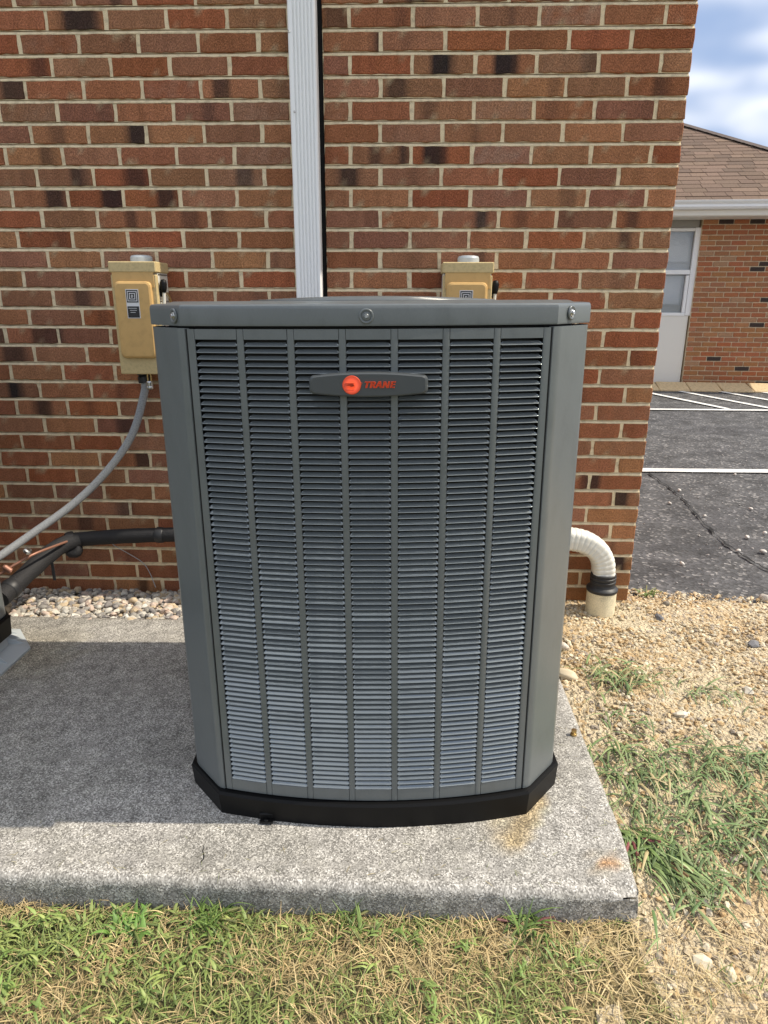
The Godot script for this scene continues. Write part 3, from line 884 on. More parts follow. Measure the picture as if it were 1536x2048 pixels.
func make_unit(at: Vector3, turn: float, label: String, full: bool) -> Node3D:
	var o := thing("air_conditioner", label, "air conditioner", at, turn)
	var y0 := 0.063; var y1 := 1.094
	# base pan
	var b := MB.new()
	b.prism_y(outline(0.007), -0.006, 0.056, false, true, outline(0.0115))
	b.prism_y(outline(0.0115), 0.056, 0.0625, true, false, outline(0.0080))
	part("base_pan", b, M.black_plastic, o)
	if full:
		b = MB.new()
		b.box(Vector3(-0.245, 0.0065, 0.430), Vector3(0.030, 0.004, 0.045), 0.001)
		b.box(Vector3(-0.245, 0.014, 0.4335), Vector3(0.034, 0.016, 0.012), 0.003)
		b.lathe([Vector2(0.006, 0.008), Vector2(0.0055, 0.0115), Vector2(0, 0.0118)], 8, Transform3D(Basis(), Vector3(-0.245, 0, 0.444)))
		part("tie_down_tab", b, M.black_plastic, o)
	# dark coil inside
	b = MB.new()
	b.prism_y(outline(-0.03), y0, y1, true, true)
	part("coil", b, M.coil, o)
	# four posts
	for sz in [1.0, -1.0]:
		for sx in [-1.0, 1.0]: put("corner_post", post_mesh(y0 + 0.001, y1 - 0.0015, sx, sz), M.paint, o)
	# front panel: margins and ribs of one pressed sheet
	var pitch := 0.0122; var rows_n := 80
	var ly0 := 0.0965; var ly1 := ly0 + pitch * rows_n
	var PW := 0.3392
	var cw := 0.0810; var cp := 0.0947
	var edges := [-PW]
	for k in 7:
		var x := (k - 3) * cp
		edges.append(x - cw / 2); edges.append(x + cw / 2)
	edges.append(PW)
	b = MB.new()
	var py0 := y0 + 0.003; var py1 := y1 - 0.003
	for k in 8:
		var xa: float = edges[k * 2]; var xb: float = edges[k * 2 + 1]
		var r := []
		for y in [py0, (py0 + py1) / 2, py1]:
			var q := PackedVector3Array()
			if k > 0: q.append(Vector3(xa + 0.0012, y, front_z(xa) - 0.006))
			for t in [0.0, 0.12, 0.5, 0.88, 1.0]:
				var x := lerpf(xa, xb, t)
				q.append(Vector3(x, y, front_z(x) + (-0.0014 if (t == 0.0 and k > 0) or (t == 1.0 and k < 7) else 0.0)))
			if k < 7: q.append(Vector3(xb - 0.0012, y, front_z(xb) - 0.006))
			r.append(q)
		b.grid(r)
	for k in 7:
		var xa: float = edges[k * 2 + 1]; var xb: float = edges[k * 2 + 2]
		for band in [[py0, ly0 - 0.001], [ly1, py1]]:
			var r := []
			for y in [band[0], band[1]]:
				var q := PackedVector3Array()
				for t in 5:
					var x := lerpf(xa, xb, t / 4.0)
					q.append(Vector3(x, y, front_z(x)))
				r.append(q)
			b.grid(r)
	# folded outer edges
	for e in [-PW, PW]:
		var z := front_z(e)
		b.quad(Vector3(e, py0, z - 0.012), Vector3(e, py0, z), Vector3(e, py1, z), Vector3(e, py1, z - 0.012))
	var topr := []
	for dz in [0.0, -0.012]:
		var q := PackedVector3Array()
		for i in 13:
			var x := lerpf(-PW, PW, i / 12.0)
			q.append(Vector3(x, py1, front_z(x) + dz))
		topr.append(q)
	b.grid(topr)
	var panel := part("front_panel", b, M.paint, o)
	for e in [-1.0, 1.0]:  # added black strip on each side, painting the shade of the open seam
		b = MB.new()
		b.box(Vector3(e * 0.3419, (py0 + py1) / 2, front_z(0.3419) - 0.0045), Vector3(0.0050, py1 - py0, 0.004))
		part("seam_shade_strip", b, M.gap_black, panel)
	# louvers
	var lm := louver_mesh(cw, pitch)
	var spare := MB.new()
	for row in range(rows_n - 1, -1, -1):
		for k in 7:
			var x := (k - 3) * cp
			var a := atan2(-BULGE * 2 * x / (FW * FW), 1.0)
			var ra := rnd(-0.05, 0.05)
			var xf := Transform3D(Basis(Vector3.UP, -a) * Basis(Vector3.RIGHT, ra), Vector3(x, ly0 + (row + 0.16) * pitch, front_z(x) - 0.0012))
			if full and row >= rows_n - 42: put("louver", lm, M.louver, panel, xf)
			else: join(spare, lm, xf)
	var sp := part("louver", spare, M.louver, panel)
	sp.set_meta("kind", "stuff")
	# side and back panels with their own louvers
	for side in 3:
		var turn2: float = [PI / 2, -PI / 2, PI][side]
		var half: float = [SZ - 0.056, SZ - 0.056, FW - 0.006][side]
		var dist: float = [HW - 0.004, HW - 0.004, FZ - 0.004][side]
		var xf := Transform3D(Basis(Vector3.UP, turn2), Vector3.ZERO)
		b = MB.new()
		var n := 5 if side < 2 else 7
		var step := 2 * half / n
		for k in n + 1:
			var x := -half + k * step
			var wd := 0.016 if k > 0 and k < n else 0.03
			b.box(Vector3(clampf(x, -half + 0.015, half - 0.015), (py0 + py1) / 2, dist - 0.004), Vector3(wd, py1 - py0, 0.008), 0.0, xf)
		b.box(Vector3(0, (py0 + ly0) / 2, dist - 0.0045), Vector3(2 * half - 0.002, ly0 - py0, 0.008), 0.0, xf)
		b.box(Vector3(0, (py1 + ly1) / 2, dist - 0.0045), Vector3(2 * half - 0.002, py1 - ly1, 0.008), 0.0, xf)
		var sd := part("side_panel" if side < 2 else "back_panel", b, M.paint, o)
		var lm2 := louver_mesh(step - 0.016, pitch)
		b = MB.new()
		for k in n:
			for row in rows_n: join(b, lm2, xf * Transform3D(Basis(), Vector3(-half + (k + 0.5) * step, ly0 + (row + 0.16) * pitch, dist - 0.0015)))
		part("louver", b, M.louver, sd).set_meta("kind", "stuff")
	# top cover: skirt, rolled edge, crowned deck with the fan opening
	b = MB.new()
	var rr := []
	var prof := [Vector2(0.0008, 1.0965), Vector2(0.0016, 1.100), Vector2(0.0016, 1.126), Vector2(0.0006, 1.1315), Vector2(-0.0015, 1.1345), Vector2(-0.012, 1.1358), Vector2(-0.030, 1.1362), Vector2(-0.036, 1.1385), Vector2(-0.042, 1.1400), Vector2(-0.075, 1.1402)]
	for q in prof:
		var r := PackedVector3Array()
		for p in outline(q.x, true): r.append(Vector3(p.x, q.y, p.y))
		r.append(r[0])
		rr.append(r)
	# keep the chamfer corners crisp: each flank its own strip
	var seams := [0, 16, 17, 18, 19, 20, 21, 22, 23]
	for s in seams.size() - 1:
		var strip := []
		for r in rr: strip.append(r.slice(seams[s], seams[s + 1] + 1))
		b.grid(strip)
	# deck between the rolled edge and a round opening
	var ring := outline(-0.075, true)
	var R := 0.285
	var k3 := ring.size()
	for i in k3:
		var a := ring[i]; var e := ring[(i + 1) % k3]
		var ca := a.normalized() * R; var ce := e.normalized() * R
		b.quad(Vector3(a.x, 1.1402, a.y), Vector3(e.x, 1.1402, e.y), Vector3(ce.x, 1.1402, ce.y), Vector3(ca.x, 1.1402, ca.y))
	# underside so that no light leaks
	b.prism_y(outline(-0.002), 1.0965, 1.0975, true, true)
	part("top_cover", b, M.paint, o)
	# fan guard: rings and spokes over the opening
	b = MB.new()
	for q in 15:
		var r := 0.03 + q * 0.0185
		var y := 1.1405 + 0.0085 * (1 - pow(r / 0.29, 2))
		var pth := PackedVector3Array()
		for i in 33: pth.append(Vector3(cos(TAU * i / 32) * r, y, sin(TAU * i / 32) * r))
		b.tube(pth, 0.0017, 5, Vector3.UP)
	for i in 8:
		var pth := PackedVector3Array()
		for s in 7:
			var r := 0.03 + s * 0.0445
			pth.append(Vector3(cos(TAU * i / 8) * r, 1.1385 + 0.0085 * (1 - pow(r / 0.29, 2)), sin(TAU * i / 8) * r))
		b.tube(pth, 0.0022, 5, Vector3.UP)
	part("fan_guard", b, M.paint, o)
	b = MB.new()
	b.lathe([Vector2(0.288, 1.1395), Vector2(0.288, 1.1412), Vector2(0.283, 1.1412), Vector2(0.278, 1.12), Vector2(0.0, 1.118)], 32)
	part("fan_well", b, M.coil, o)
	if not full: return o
	# cover screws: one in the middle of the skirt, one on each front chamfer
	var spots := [[Vector3(-0.003, 1.1135, front_z(0) + 0.0017), 0.0], [Vector3(-(FW + HW) / 2 + 0.030, 1.1145, 0), -1.0], [Vector3((FW + HW) / 2 - 0.012, 1.1165, 0), 1.0]]
	for s in spots:
		var p: Vector3 = s[0]
		var yaw := 0.0
		if s[1] != 0.0:
			var t: float = (absf(p.x) - FW) / (HW - FW)
			p.z = lerpf(FZ, SZ, t) + 0.0026
			yaw = s[1] * atan2(FZ - SZ, HW - FW)
			p.x += s[1] * 0.0032
		var xf := Transform3D(Basis(Vector3.UP, yaw) * Basis(Vector3.RIGHT, PI / 2), p)
		b = MB.new()
		b.lathe([Vector2(0.0135, -0.001), Vector2(0.0135, 0.0012), Vector2(0.0115, 0.0022), Vector2(0.0085, 0.0010), Vector2(0.0080, -0.0006)], 20, xf)
		var w := part("screw_recess", b, M.paint, o)
		b = MB.new()
		b.lathe([Vector2(0.0080, -0.0004), Vector2(0.0078, 0.0012), Vector2(0.0068, 0.0018), Vector2(0.0048, 0.0018), Vector2(0.0046, 0.0042), Vector2(0.0036, 0.0052), Vector2(0, 0.0053)], 6 if s[1] != 0.0 else 16, xf, false)
		part("screw", b, M.paint if s[1] == 0.0 else M.steel, w)
	# nameplate
	b = MB.new()
	var bp := PackedVector2Array()
	var hw := 0.1085; var hh := 0.0225; var eh := 0.0150
	for i in 13:      # lower edge, left to right
		var t := lerpf(-1, 1, i / 12.0)
		bp.append(Vector2(t * (hw - 0.006), -lerpf(hh, eh + 0.001, t * t)))
	for i in [1, 2, 3]: bp.append(Vector2(hw - 0.006 + 0.006 * sin(i * PI / 6), -eh + 0.007 - 0.0075 * cos(i * PI / 6)))
	for i in [0, 1, 2]: bp.append(Vector2(hw - 0.006 + 0.006 * cos(i * PI / 6), eh - 0.007 + 0.0075 * sin(i * PI / 6)))
	for i in 13:
		var t := lerpf(1, -1, i / 12.0)
		bp.append(Vector2(t * (hw - 0.006), lerpf(hh, eh + 0.001, t * t)))
	for i in [1, 2, 3]: bp.append(Vector2(-hw + 0.006 - 0.006 * sin(i * PI / 6), eh - 0.007 + 0.0075 * cos(i * PI / 6)))
	for i in [0, 1, 2]: bp.append(Vector2(-hw + 0.006 - 0.006 * cos(i * PI / 6), -eh + 0.007 - 0.0075 * sin(i * PI / 6)))
	var bi := PackedVector2Array(); var bm := PackedVector2Array()
	for p in bp:
		bi.append(Vector2(p.x * (1 - 0.005 / hw), p.y * (1 - 0.0032 / hh)))
		bm.append(Vector2(p.x * (1 - 0.0015 / hw), p.y * (1 - 0.0010 / hh)))
	b.prism_z(bp, -0.012, 0.008, bp)
	b.prism_z(bp, 0.008, 0.0105, bm)
	b.prism_z(bm, 0.0105, 0.0125, bi)
	var plate := part("nameplate", b, M.badge, o, Transform3D(Basis(), Vector3(0.0, 0.9935, front_z(0) + 0.0055)))
	# round emblem, cut by dark lines that run in from the left and out to the right
	b = MB.new()
	var ex := -0.0305
	b.lathe([Vector2(0.0170, 0.0120), Vector2(0.0170, 0.0138), Vector2(0.0162, 0.0144), Vector2(0, 0.0144)], 40, Transform3D(Basis(Vector3.RIGHT, PI / 2), Vector3(ex, 0, 0)), false)
	for i in 5: b.box(Vector3(ex + 0.0090 + (4 - i) * 0.0004, 0.0035 - i * 0.0024, 0.0136), Vector3(0.0170 - i * 0.0011, 0.0011, 0.0012))
	part("emblem", b, M.red, plate)
	b = MB.new()
	for i in 6: b.box(Vector3(ex - 0.0035 - absf(i - 2.5) * 0.0002, 0.0030 - i * 0.0025, 0.01452), Vector3(0.0200 - absf(i - 2.0) * 0.0016, 0.00045, 0.0003))
	part("emblem_lines", b, M.dark_red, plate)
	var tm := TextMesh.new()
	var sf := SystemFont.new(); sf.font_names = PackedStringArray(["Droid Sans"]); sf.font_weight = 800
	tm.font = sf; tm.text = "TRANE"; tm.font_size = 64; tm.pixel_size = 0.00022; tm.depth = 0.0022
	b = MB.new()
	var src := ArrayMesh.new()
	src.add_surface_from_arrays(Mesh.PRIMITIVE_TRIANGLES, tm.get_mesh_arrays())
	var box := src.get_aabb()
	var sx := 0.0555 / box.size.x; var sy := 0.0118 / box.size.y
	var fx := Transform3D(Basis(Vector3(sx, 0, 0), Vector3(sx * 0.22, sy, 0), Vector3(0, 0, 1)), Vector3.ZERO)
	fx.origin = Vector3(0.0205, 0.0005, 0.0135) - fx * box.get_center()
	for dx in [-0.0005, 0.0, 0.0005]: join(b, src, Transform3D(Basis(), Vector3(dx, 0, absf(dx) * 0.2)) * fx)
	part("lettering", b, M.red, plate)
	return o

# ---------------------------------------------------------------- wall fittings
func rounded(hw: float, hh: float, r: float, k := 4) -> PackedVector2Array:
	var p := PackedVector2Array()
	for c in 4:
		var s: Vector2 = [Vector2(1, -1), Vector2(1, 1), Vector2(-1, 1), Vector2(-1, -1)][c]
		for i in k + 1:
			var a := -PI / 2 + PI / 2 * c + PI / 2 * i / k
			p.append(Vector2(s.x * (hw - r), s.y * (hh - r)) + Vector2(cos(a), sin(a)) * r)
	return p

func make_switch(at: Vector3, w: float, label: String, locked: bool, mirror_wire: bool) -> void:
	var o := thing("disconnect_switch", label, "electrical box", at, 0.0, "tan electrical disconnect boxes on the brick wall")
	var h := 0.385; var d := 0.128
	var b := MB.new()
	b.box(Vector3(0, h / 2, 0.052), Vector3(w, h, 0.104), 0.003)
	part("enclosure", b, M.box_side, o)
	b = MB.new()
	b.box(Vector3(0, 0.172, 0.117), Vector3(w + 0.004, 0.344, 0.022), 0.003)
	var door := part("door", b, M.faded_box, o)
	b = MB.new()
	b.box(Vector3(0, 0.330, 0.1302), Vector3(w - 0.010, 0.060, 0.0030), 0.001)
	part("door_band", b, M.tan_box, door)
	b = MB.new()
	var hh := 0.132; var hw := w / 2 - 0.012
	b.prism_z(rounded(hw, hh, 0.018), 0.120, 0.133, rounded(hw, hh, 0.018))
	b.prism_z(rounded(hw, hh, 0.018), 0.133, 0.140, rounded(hw - 0.003, hh - 0.003, 0.016))
	b.prism_z(rounded(hw - 0.003, hh - 0.003, 0.016), 0.140, 0.143, rounded(hw - 0.009, hh - 0.009, 0.012))
	part("door_boss", b, M.tan_box, door, Transform3D(Basis(), Vector3(-0.002, 0.190, 0)))
	b = MB.new()
	b.box(Vector3(0, 0.369, 0.066), Vector3(w + 0.010, 0.036, 0.136), 0.003)
	part("rain_hood", b, M.faded_box, o)
	b = MB.new()
	b.lathe([Vector2(0.038, 0.385), Vector2(0.038, 0.403), Vector2(0.034, 0.410), Vector2(0.022, 0.412), Vector2(0, 0.412)], 20, Transform3D(Basis(), Vector3(0.006, 0, 0.05)), false)
	part("conduit_hub", b, M.grey_plastic, o)
	# label with nested squares, a white band and small print
	b = MB.new()
	b.box(Vector3(-0.004, 0.246, 0.1436), Vector3(0.046, 0.098, 0.001), 0.0)
	var plate := part("label_plate", b, M.label_white, o)
	b = MB.new()
	b.box(Vector3(-0.004, 0.2715, 0.1444), Vector3(0.041, 0.042, 0.0012))
	b.box(Vector3(-0.004, 0.2185, 0.1444), Vector3(0.041, 0.038, 0.0012))
	part("black_fields", b, M.print_black, plate)
	b = MB.new()
	for s in [[0.034, 0.0022], [0.021, 0.0022]]:
		for k in 4:
			var q: float = s[0] / 2 - s[1] / 2
			b.box(Vector3(-0.004 + [q, -q, 0.0, 0.0][k], 0.2715 + [0.0, 0.0, q, -q][k], 0.1453), Vector3(s[1] if k < 2 else s[0] - 2 * s[1], s[0] if k < 2 else s[1], 0.0008))
	for k in 3: b.box(Vector3(-0.006 + 0.002 * (k % 2), 0.231 - k * 0.007, 0.1453), Vector3(0.030 - 0.006 * k, 0.0014, 0.0006))
	var tm := TextMesh.new()
	var sf := SystemFont.new(); sf.font_names = PackedStringArray(["Droid Sans"]); sf.font_weight = 700
	tm.font = sf; tm.text = "D"; tm.font_size = 32; tm.pixel_size = 0.0004; tm.depth = 0.0008
	var src := ArrayMesh.new()
	src.add_surface_from_arrays(Mesh.PRIMITIVE_TRIANGLES, tm.get_mesh_arrays())
	join(b, src, Transform3D(Basis(), Vector3(-0.004, 0.2715, 0.1453) - src.get_aabb().get_center()))
	part("label_print", b, M.label_white, plate)
	# operating handle on the right side
	b = MB.new()
	b.lathe([Vector2(0, -0.024), Vector2(0.009, -0.021), Vector2(0.012, -0.008), Vector2(0.0125, 0.010), Vector2(0.009, 0.021), Vector2(0, 0.024)], 12, Transform3D(Basis(Vector3.BACK, -0.06), Vector3(w / 2 + 0.016, 0.306, 0.10)))
	b.box(Vector3(w / 2 + 0.006, 0.285, 0.094), Vector3(0.012, 0.03, 0.014), 0.003)
	part("handle_grip", b, M.black_plastic, o)
	b = MB.new()
	var pth := PackedVector3Array([Vector3(w / 2 + 0.016, 0.284, 0.10), Vector3(w / 2 + 0.015, 0.255, 0.102), Vector3(w / 2 + 0.008, 0.215, 0.104), Vector3(w / 2 + 0.005, 0.18, 0.100)])
	b.tube(pth, 0.006, 8)
	part("handle_arm", b, M.box_side, o)
	b = MB.new()
	b.box(Vector3(w / 2 + 0.0008, 0.345, 0.055), Vector3(0.002, 0.003, 0.09))
	b.box(Vector3(w / 2 + 0.0008, 0.255, 0.052), Vector3(0.002, 0.0016, 0.10))
	part("side_seam", b, M.rubber, o)
	if not locked: return
	# tie wire through the handle
	b = MB.new()
	for k in 3:
		var q := PackedVector3Array()
		for i in 9:
			var t := i / 8.0
			q.append(Vector3(w / 2 + 0.014 + 0.012 * sin(t * PI + k * 0.5), 0.285 - 0.085 * t, 0.085 - 0.03 * t - k * 0.012 * sin(t * PI)))
		b.tube(q, 0.0016, 5)
	part("tie_wire", b, M.brass, o)

func curve(pts: Array, step := 0.02) -> PackedVector3Array:
	var c := Curve3D.new()
	for i in pts.size():
		var t: Vector3 = (pts[mini(i + 1, pts.size() - 1)] - pts[maxi(i - 1, 0)]) / 6.0
		c.add_point(pts[i], -t, t)
	c.bake_interval = step
	return c.get_baked_points()

func build_fittings() -> void:
	var b: MB
	make_switch(Vector3(-1.888, 0.930, 0.0), 0.157, "tan electrical box on the left, whole, with padlock and gray conduit below", true, false)
	make_switch(Vector3(-0.7205, 0.930, 0.0), 0.166, "tan electrical box on the right, mostly hidden behind the air conditioner", false, false)
	# padlock under the left box
	var o := thing("padlock", "small brass and steel padlock hanging below the left electrical box", "padlock", Vector3(-1.872, 0.930, 0.110))
	b = MB.new()
	b.tube(curve([Vector3(-0.006, -0.030, 0), Vector3(-0.006, -0.004, 0), Vector3(-0.003, 0.008, 0), Vector3(0.003, 0.008, 0), Vector3(0.006, -0.004, 0), Vector3(0.006, -0.030, 0)], 0.006), 0.0028, 8)
	part("shackle", b, M.brass, o)
	b = MB.new()
	b.lathe([Vector2(0.006, -0.056), Vector2(0.0125, -0.054), Vector2(0.013, -0.048), Vector2(0.0118, -0.044), Vector2(0.0125, -0.040), Vector2(0.0125, -0.030), Vector2(0.0105, -0.026), Vector2(0, -0.026)], 14, Transform3D(), false)
	b.lathe([Vector2(0, -0.0562), Vector2(0.006, -0.0562)], 14)
	part("lock_body", b, M.steel, o)
	# grey flexible conduit to the neighbour
	o = thing("conduit", "gray flexible conduit curving from the left electrical box to the left unit", "conduit")
	b = MB.new()
	var path := curve([Vector3(-1.905, 0.905, 0.065), Vector3(-1.916, 0.845, 0.068), Vector3(-1.972, 0.697, 0.080), Vector3(-2.072, 0.562, 0.105), Vector3(-2.193, 0.445, 0.150), Vector3(-2.33, 0.345, 0.25), Vector3(-2.44, 0.270, 0.38), Vector3(-2.52, 0.24, 0.48)], 0.012)
	b.tube(path, 0.0148, 12)
	part("hose", b, M.conduit, o)
	b = MB.new()
	b.lathe([Vector2(0, 0.0), Vector2(0.024, 0.0), Vector2(0.024, 0.022), Vector2(0.019, 0.026), Vector2(0.026, 0.034)], 12, Transform3D(Basis(Vector3.BACK, 0.1), Vector3(-1.906, 0.894, 0.065)), false)
	part("connector", b, M.rubber, o)
	# insulated refrigerant line
	o = thing("insulated_pipe", "black foam insulated pipe running along the wall to the left unit", "pipe")
	b = MB.new()
	path = curve([Vector3(-1.25, 0.305, 0.085), Vector3(-1.60, 0.300, 0.075), Vector3(-1.855, 0.292, 0.070), Vector3(-2.07, 0.281, 0.070), Vector3(-2.252, 0.268, 0.080)], 0.012)
	var sc := PackedFloat32Array()
	var wob := FastNoiseLite.new(); wob.seed = 2; wob.frequency = 9.0
	for p in path: sc.append(1.0 + 0.05 * wob.get_noise_1d(p.x))
	b.tube(path, 0.0295, 14, Vector3.BACK, sc)
	part("long_sleeve", b, M.foam, o)
	b = MB.new()
	path = curve([Vector3(-2.235, 0.268, 0.082), Vector3(-2.285, 0.258, 0.13), Vector3(-2.312, 0.238, 0.21), Vector3(-2.338, 0.205, 0.32), Vector3(-2.362, 0.172, 0.44)], 0.012)
	sc = PackedFloat32Array()
	for p in path: sc.append(1.0 + 0.07 * wob.get_noise_1d(p.z * 1.4))
	b.tube(path, 0.0335, 14, Vector3.UP, sc)
	part("short_sleeve", b, M.foam, o)
	b = MB.new()
	for k in 3:
		var tx := [Vector3(-1.905, 0.290, 0.071), Vector3(-2.262, 0.266, 0.09), Vector3(-2.352, 0.186, 0.385)]
		var ty := [Vector3.LEFT, Vector3(-0.8, -0.1, 0.6), Vector3(-0.2, -0.28, 1)]
		var q := Basis.looking_at(ty[k], Vector3.UP) * Basis(Vector3.RIGHT, PI / 2)
		var r := 0.0316 if k == 0 else 0.0372
		b = MB.new()
		b.lathe([Vector2(r - 0.003, -0.016), Vector2(r, -0.012), Vector2(r + 0.0008, 0.0), Vector2(r, 0.012), Vector2(r - 0.003, 0.016)], 14, Transform3D(q, tx[k]))
		part("black_tape", b, M.rubber, o)
	# loose tape tail and a lump of foam at the bend
	b = MB.new()
	b.box(Vector3(-2.282, 0.185, 0.215), Vector3(0.012, 0.075, 0.003), 0.001)
	part("tape_tail", b, M.rubber, o)
	b = MB.new()
	b.lathe([Vector2(0.012, -0.010), Vector2(0.03, -0.02), Vector2(0.036, 0.0), Vector2(0.026, 0.018), Vector2(0.008, 0.012)], 10, Transform3D(Basis(Vector3.RIGHT, 0.9), Vector3(-2.248, 0.235, 0.105)))
	part("foam_lump", b, M.foam, o)
	# copper line with its service valve
	o = thing("copper_line", "thin copper line with small valve above the black pipe by the left unit", "pipe")
	b = MB.new()
	b.tube(curve([Vector3(-2.46, 0.22, 0.42), Vector3(-2.385, 0.243, 0.40), Vector3(-2.335, 0.272, 0.37), Vector3(-2.285, 0.296, 0.32), Vector3(-2.262, 0.290, 0.22), Vector3(-2.256, 0.276, 0.12)], 0.012), 0.0050, 8)
	part("copper_tube", b, M.copper, o)
	b = MB.new()
	b.lathe([Vector2(0, -0.016), Vector2(0.011, -0.014), Vector2(0.011, 0.012), Vector2(0.007, 0.018), Vector2(0, 0.018)], 8, Transform3D(Basis(Vector3.BACK, 0.9), Vector3(-2.352, 0.262, 0.385)), false)
	part("valve_body", b, M.copper, o)
	b = MB.new()
	b.lathe([Vector2(0, -0.006), Vector2(0.014, -0.006), Vector2(0.015, 0.004), Vector2(0.010, 0.008), Vector2(0, 0.008)], 12, Transform3D(Basis(Vector3.BACK, -0.7), Vector3(-2.292, 0.318, 0.345)), false)
	part("valve_cap", b, M.steel, o)
	b = MB.new()
	b.box(Vector3(-2.395, 0.205, 0.43), Vector3(0.018, 0.014, 0.014), 0.003)
	part("brass_nut", b, M.brass, o)
	# stray wire on the wall
	b = MB.new()
	b.tube(curve([Vector3(-2.13, 0.262, 0.05), Vector3(-2.115, 0.226, 0.03), Vector3(-2.065, 0.190, 0.022), Vector3(-2.010, 0.148, 0.018), Vector3(-1.985, 0.100, 0.016), Vector3(-1.965, 0.040, 0.022)], 0.012), 0.0017, 5)
	tag(part("loose_wire", b, M.grey_plastic, self), "thin gray wire hanging loose on the brick below the black pipe", "wire")
	# downspout: upper pipe, shoe and run behind the unit, elbow down into the drain
	o = thing("downspout", "white ribbed metal downspout on the wall, bending into the drain at right", "downspout")
	var prof := PackedVector2Array()
	# ribbed front (towards +z), plain sides
	var hw := 0.0445; var hd := 0.027
	prof.append(Vector2(-hw, -hd)); prof.append(Vector2(hw, -hd)); prof.append(Vector2(hw + 0.001, -hd + 0.004)); prof.append(Vector2(hw + 0.001, hd - 0.005))
	prof.append(Vector2(hw - 0.003, hd))
	for i in 6:
		var x := hw - 0.012 - i * 0.0118
		prof.append(Vector2(x + 0.0032, hd)); prof.append(Vector2(x + 0.0016, hd - 0.0060)); prof.append(Vector2(x - 0.0016, hd - 0.0060)); prof.append(Vector2(x - 0.0032, hd))
	prof.append(Vector2(-hw + 0.003, hd)); prof.append(Vector2(-hw - 0.001, hd - 0.005)); prof.append(Vector2(-hw - 0.001, -hd + 0.004))
	b = MB.new()
	for i in prof.size():
		var p := prof[i]; var q := prof[(i + 1) % prof.size()]
		b.quad(Vector3(-1.2805 + p.x, 0.45, 0.039 + p.y), Vector3(-1.2805 + p.x, 2.76, 0.039 + p.y), Vector3(-1.2805 + q.x, 2.76, 0.039 + q.y), Vector3(-1.2805 + q.x, 0.45, 0.039 + q.y))
		b.flip_last(Transform3D(), Vector3(-1.2805, 1.6, 0.039), 4)
	part("upright_pipe", b, M.white_alu, o)
	b = MB.new()
	for q in [Vector3(-1.3218, 2.02, 0.067), Vector3(-1.3115, 1.79, 0.0668)]:
		b.lathe([Vector2(0.004, -0.001), Vector2(0.0036, 0.0015), Vector2(0, 0.0022)], 8, Transform3D(Basis(Vector3.RIGHT, PI / 2), q))
	part("rivet", b, M.steel, o)
	var ep := PackedVector2Array()
	for p in rounded(0.043, 0.031, 0.012, 3): ep.append(p)
	b = MB.new()
	path = curve([Vector3(-1.2805, 0.46, 0.039), Vector3(-1.278, 0.40, 0.042), Vector3(-1.245, 0.335, 0.05), Vector3(-1.18, 0.308, 0.058), Vector3(-0.8, 0.304, 0.066), Vector3(-0.32, 0.304, 0.080)], 0.01)
	b.sweep(path, ep, Vector3.BACK)
	part("horizontal_pipe", b, M.cream_alu, o)
	# corrugated elbow
	b = MB.new()
	path = curve([Vector3(-0.345, 0.304, 0.081), Vector3(-0.280, 0.304, 0.084), Vector3(-0.222, 0.292, 0.088), Vector3(-0.175, 0.262, 0.090), Vector3(-0.149, 0.220, 0.090), Vector3(-0.141, 0.178, 0.090), Vector3(-0.140, 0.145, 0.090)], 0.0032)
	sc = PackedFloat32Array()
	var run := 0.0
	for i in path.size():
		if i: run += path[i].distance_to(path[i - 1])
		var f := fposmod(run, 0.0185) / 0.0185
		sc.append(1.0 + 0.055 * (1.0 - pow(absf(f - 0.5) * 2.0, 3.0)))
	var cp := PackedVector2Array()
	for i in 40:
		var a := TAU * i / 40
		var rr := pow(pow(absf(cos(a)), 3.2) + pow(absf(sin(a)), 3.2), -1 / 3.2)
		var rib := 1.0 - (0.035 if (i % 4 == 0) else 0.0)
		cp.append(Vector2(cos(a) * 0.0425, sin(a) * 0.040) * rr * rib * 0.98)
	b.sweep(path, cp, Vector3.BACK, sc)
	part("elbow", b, M.cream_alu, o)
	# drain stub with its rubber reducer
	o = thing("drain_pipe", "short cream plastic drain pipe with a black rubber collar at the wall corner", "pipe", Vector3(-0.139, 0.0, 0.092))
	b = MB.new()
	b.lathe([Vector2(0.0570, -0.10), Vector2(0.0570, 0.100), Vector2(0.0555, 0.102), Vector2(0.050, 0.102)], 32, Transform3D(), false)
	part("pipe_stub", b, M.pvc, o)
	b = MB.new()
	b.lathe([Vector2(0.0585, 0.093), Vector2(0.0605, 0.096), Vector2(0.0605, 0.105), Vector2(0.057, 0.109), Vector2(0.050, 0.115), Vector2(0.0475, 0.125), Vector2(0.0475, 0.129), Vector2(0.0500, 0.131), Vector2(0.0500, 0.138), Vector2(0.0470, 0.140), Vector2(0.0470, 0.143), Vector2(0.0500, 0.145), Vector2(0.0500, 0.153), Vector2(0.0470, 0.155), Vector2(0.0470, 0.158), Vector2(0.0490, 0.160), Vector2(0.0490, 0.166), Vector2(0.044, 0.168), Vector2(0.030, 0.167)], 32, Transform3D(), false)
	part("rubber_collar", b, M.rubber, o)
	# plastic riser under the neighbour
	o = thing("equipment_riser", "light gray ribbed plastic riser under the left unit at photo edge", "stand", Vector3(-2.685, 0.05, 0.905))
	b = MB.new()
	b.prism_y(outline(0.052, false), 0.0, 0.007, false, true, outline(0.052, false))
	b.prism_y(outline(0.052, false), 0.007, 0.024, false, false, outline(-0.008, false))
	b.prism_y(outline(-0.008), 0.022, 0.058, false, false, outline(-0.010))
	b.prism_y(outline(-0.004), 0.058, 0.0655, true, true, outline(-0.004))
	part("riser_body", b, M.grey_plastic, o)
	var ol := outline(-0.008)
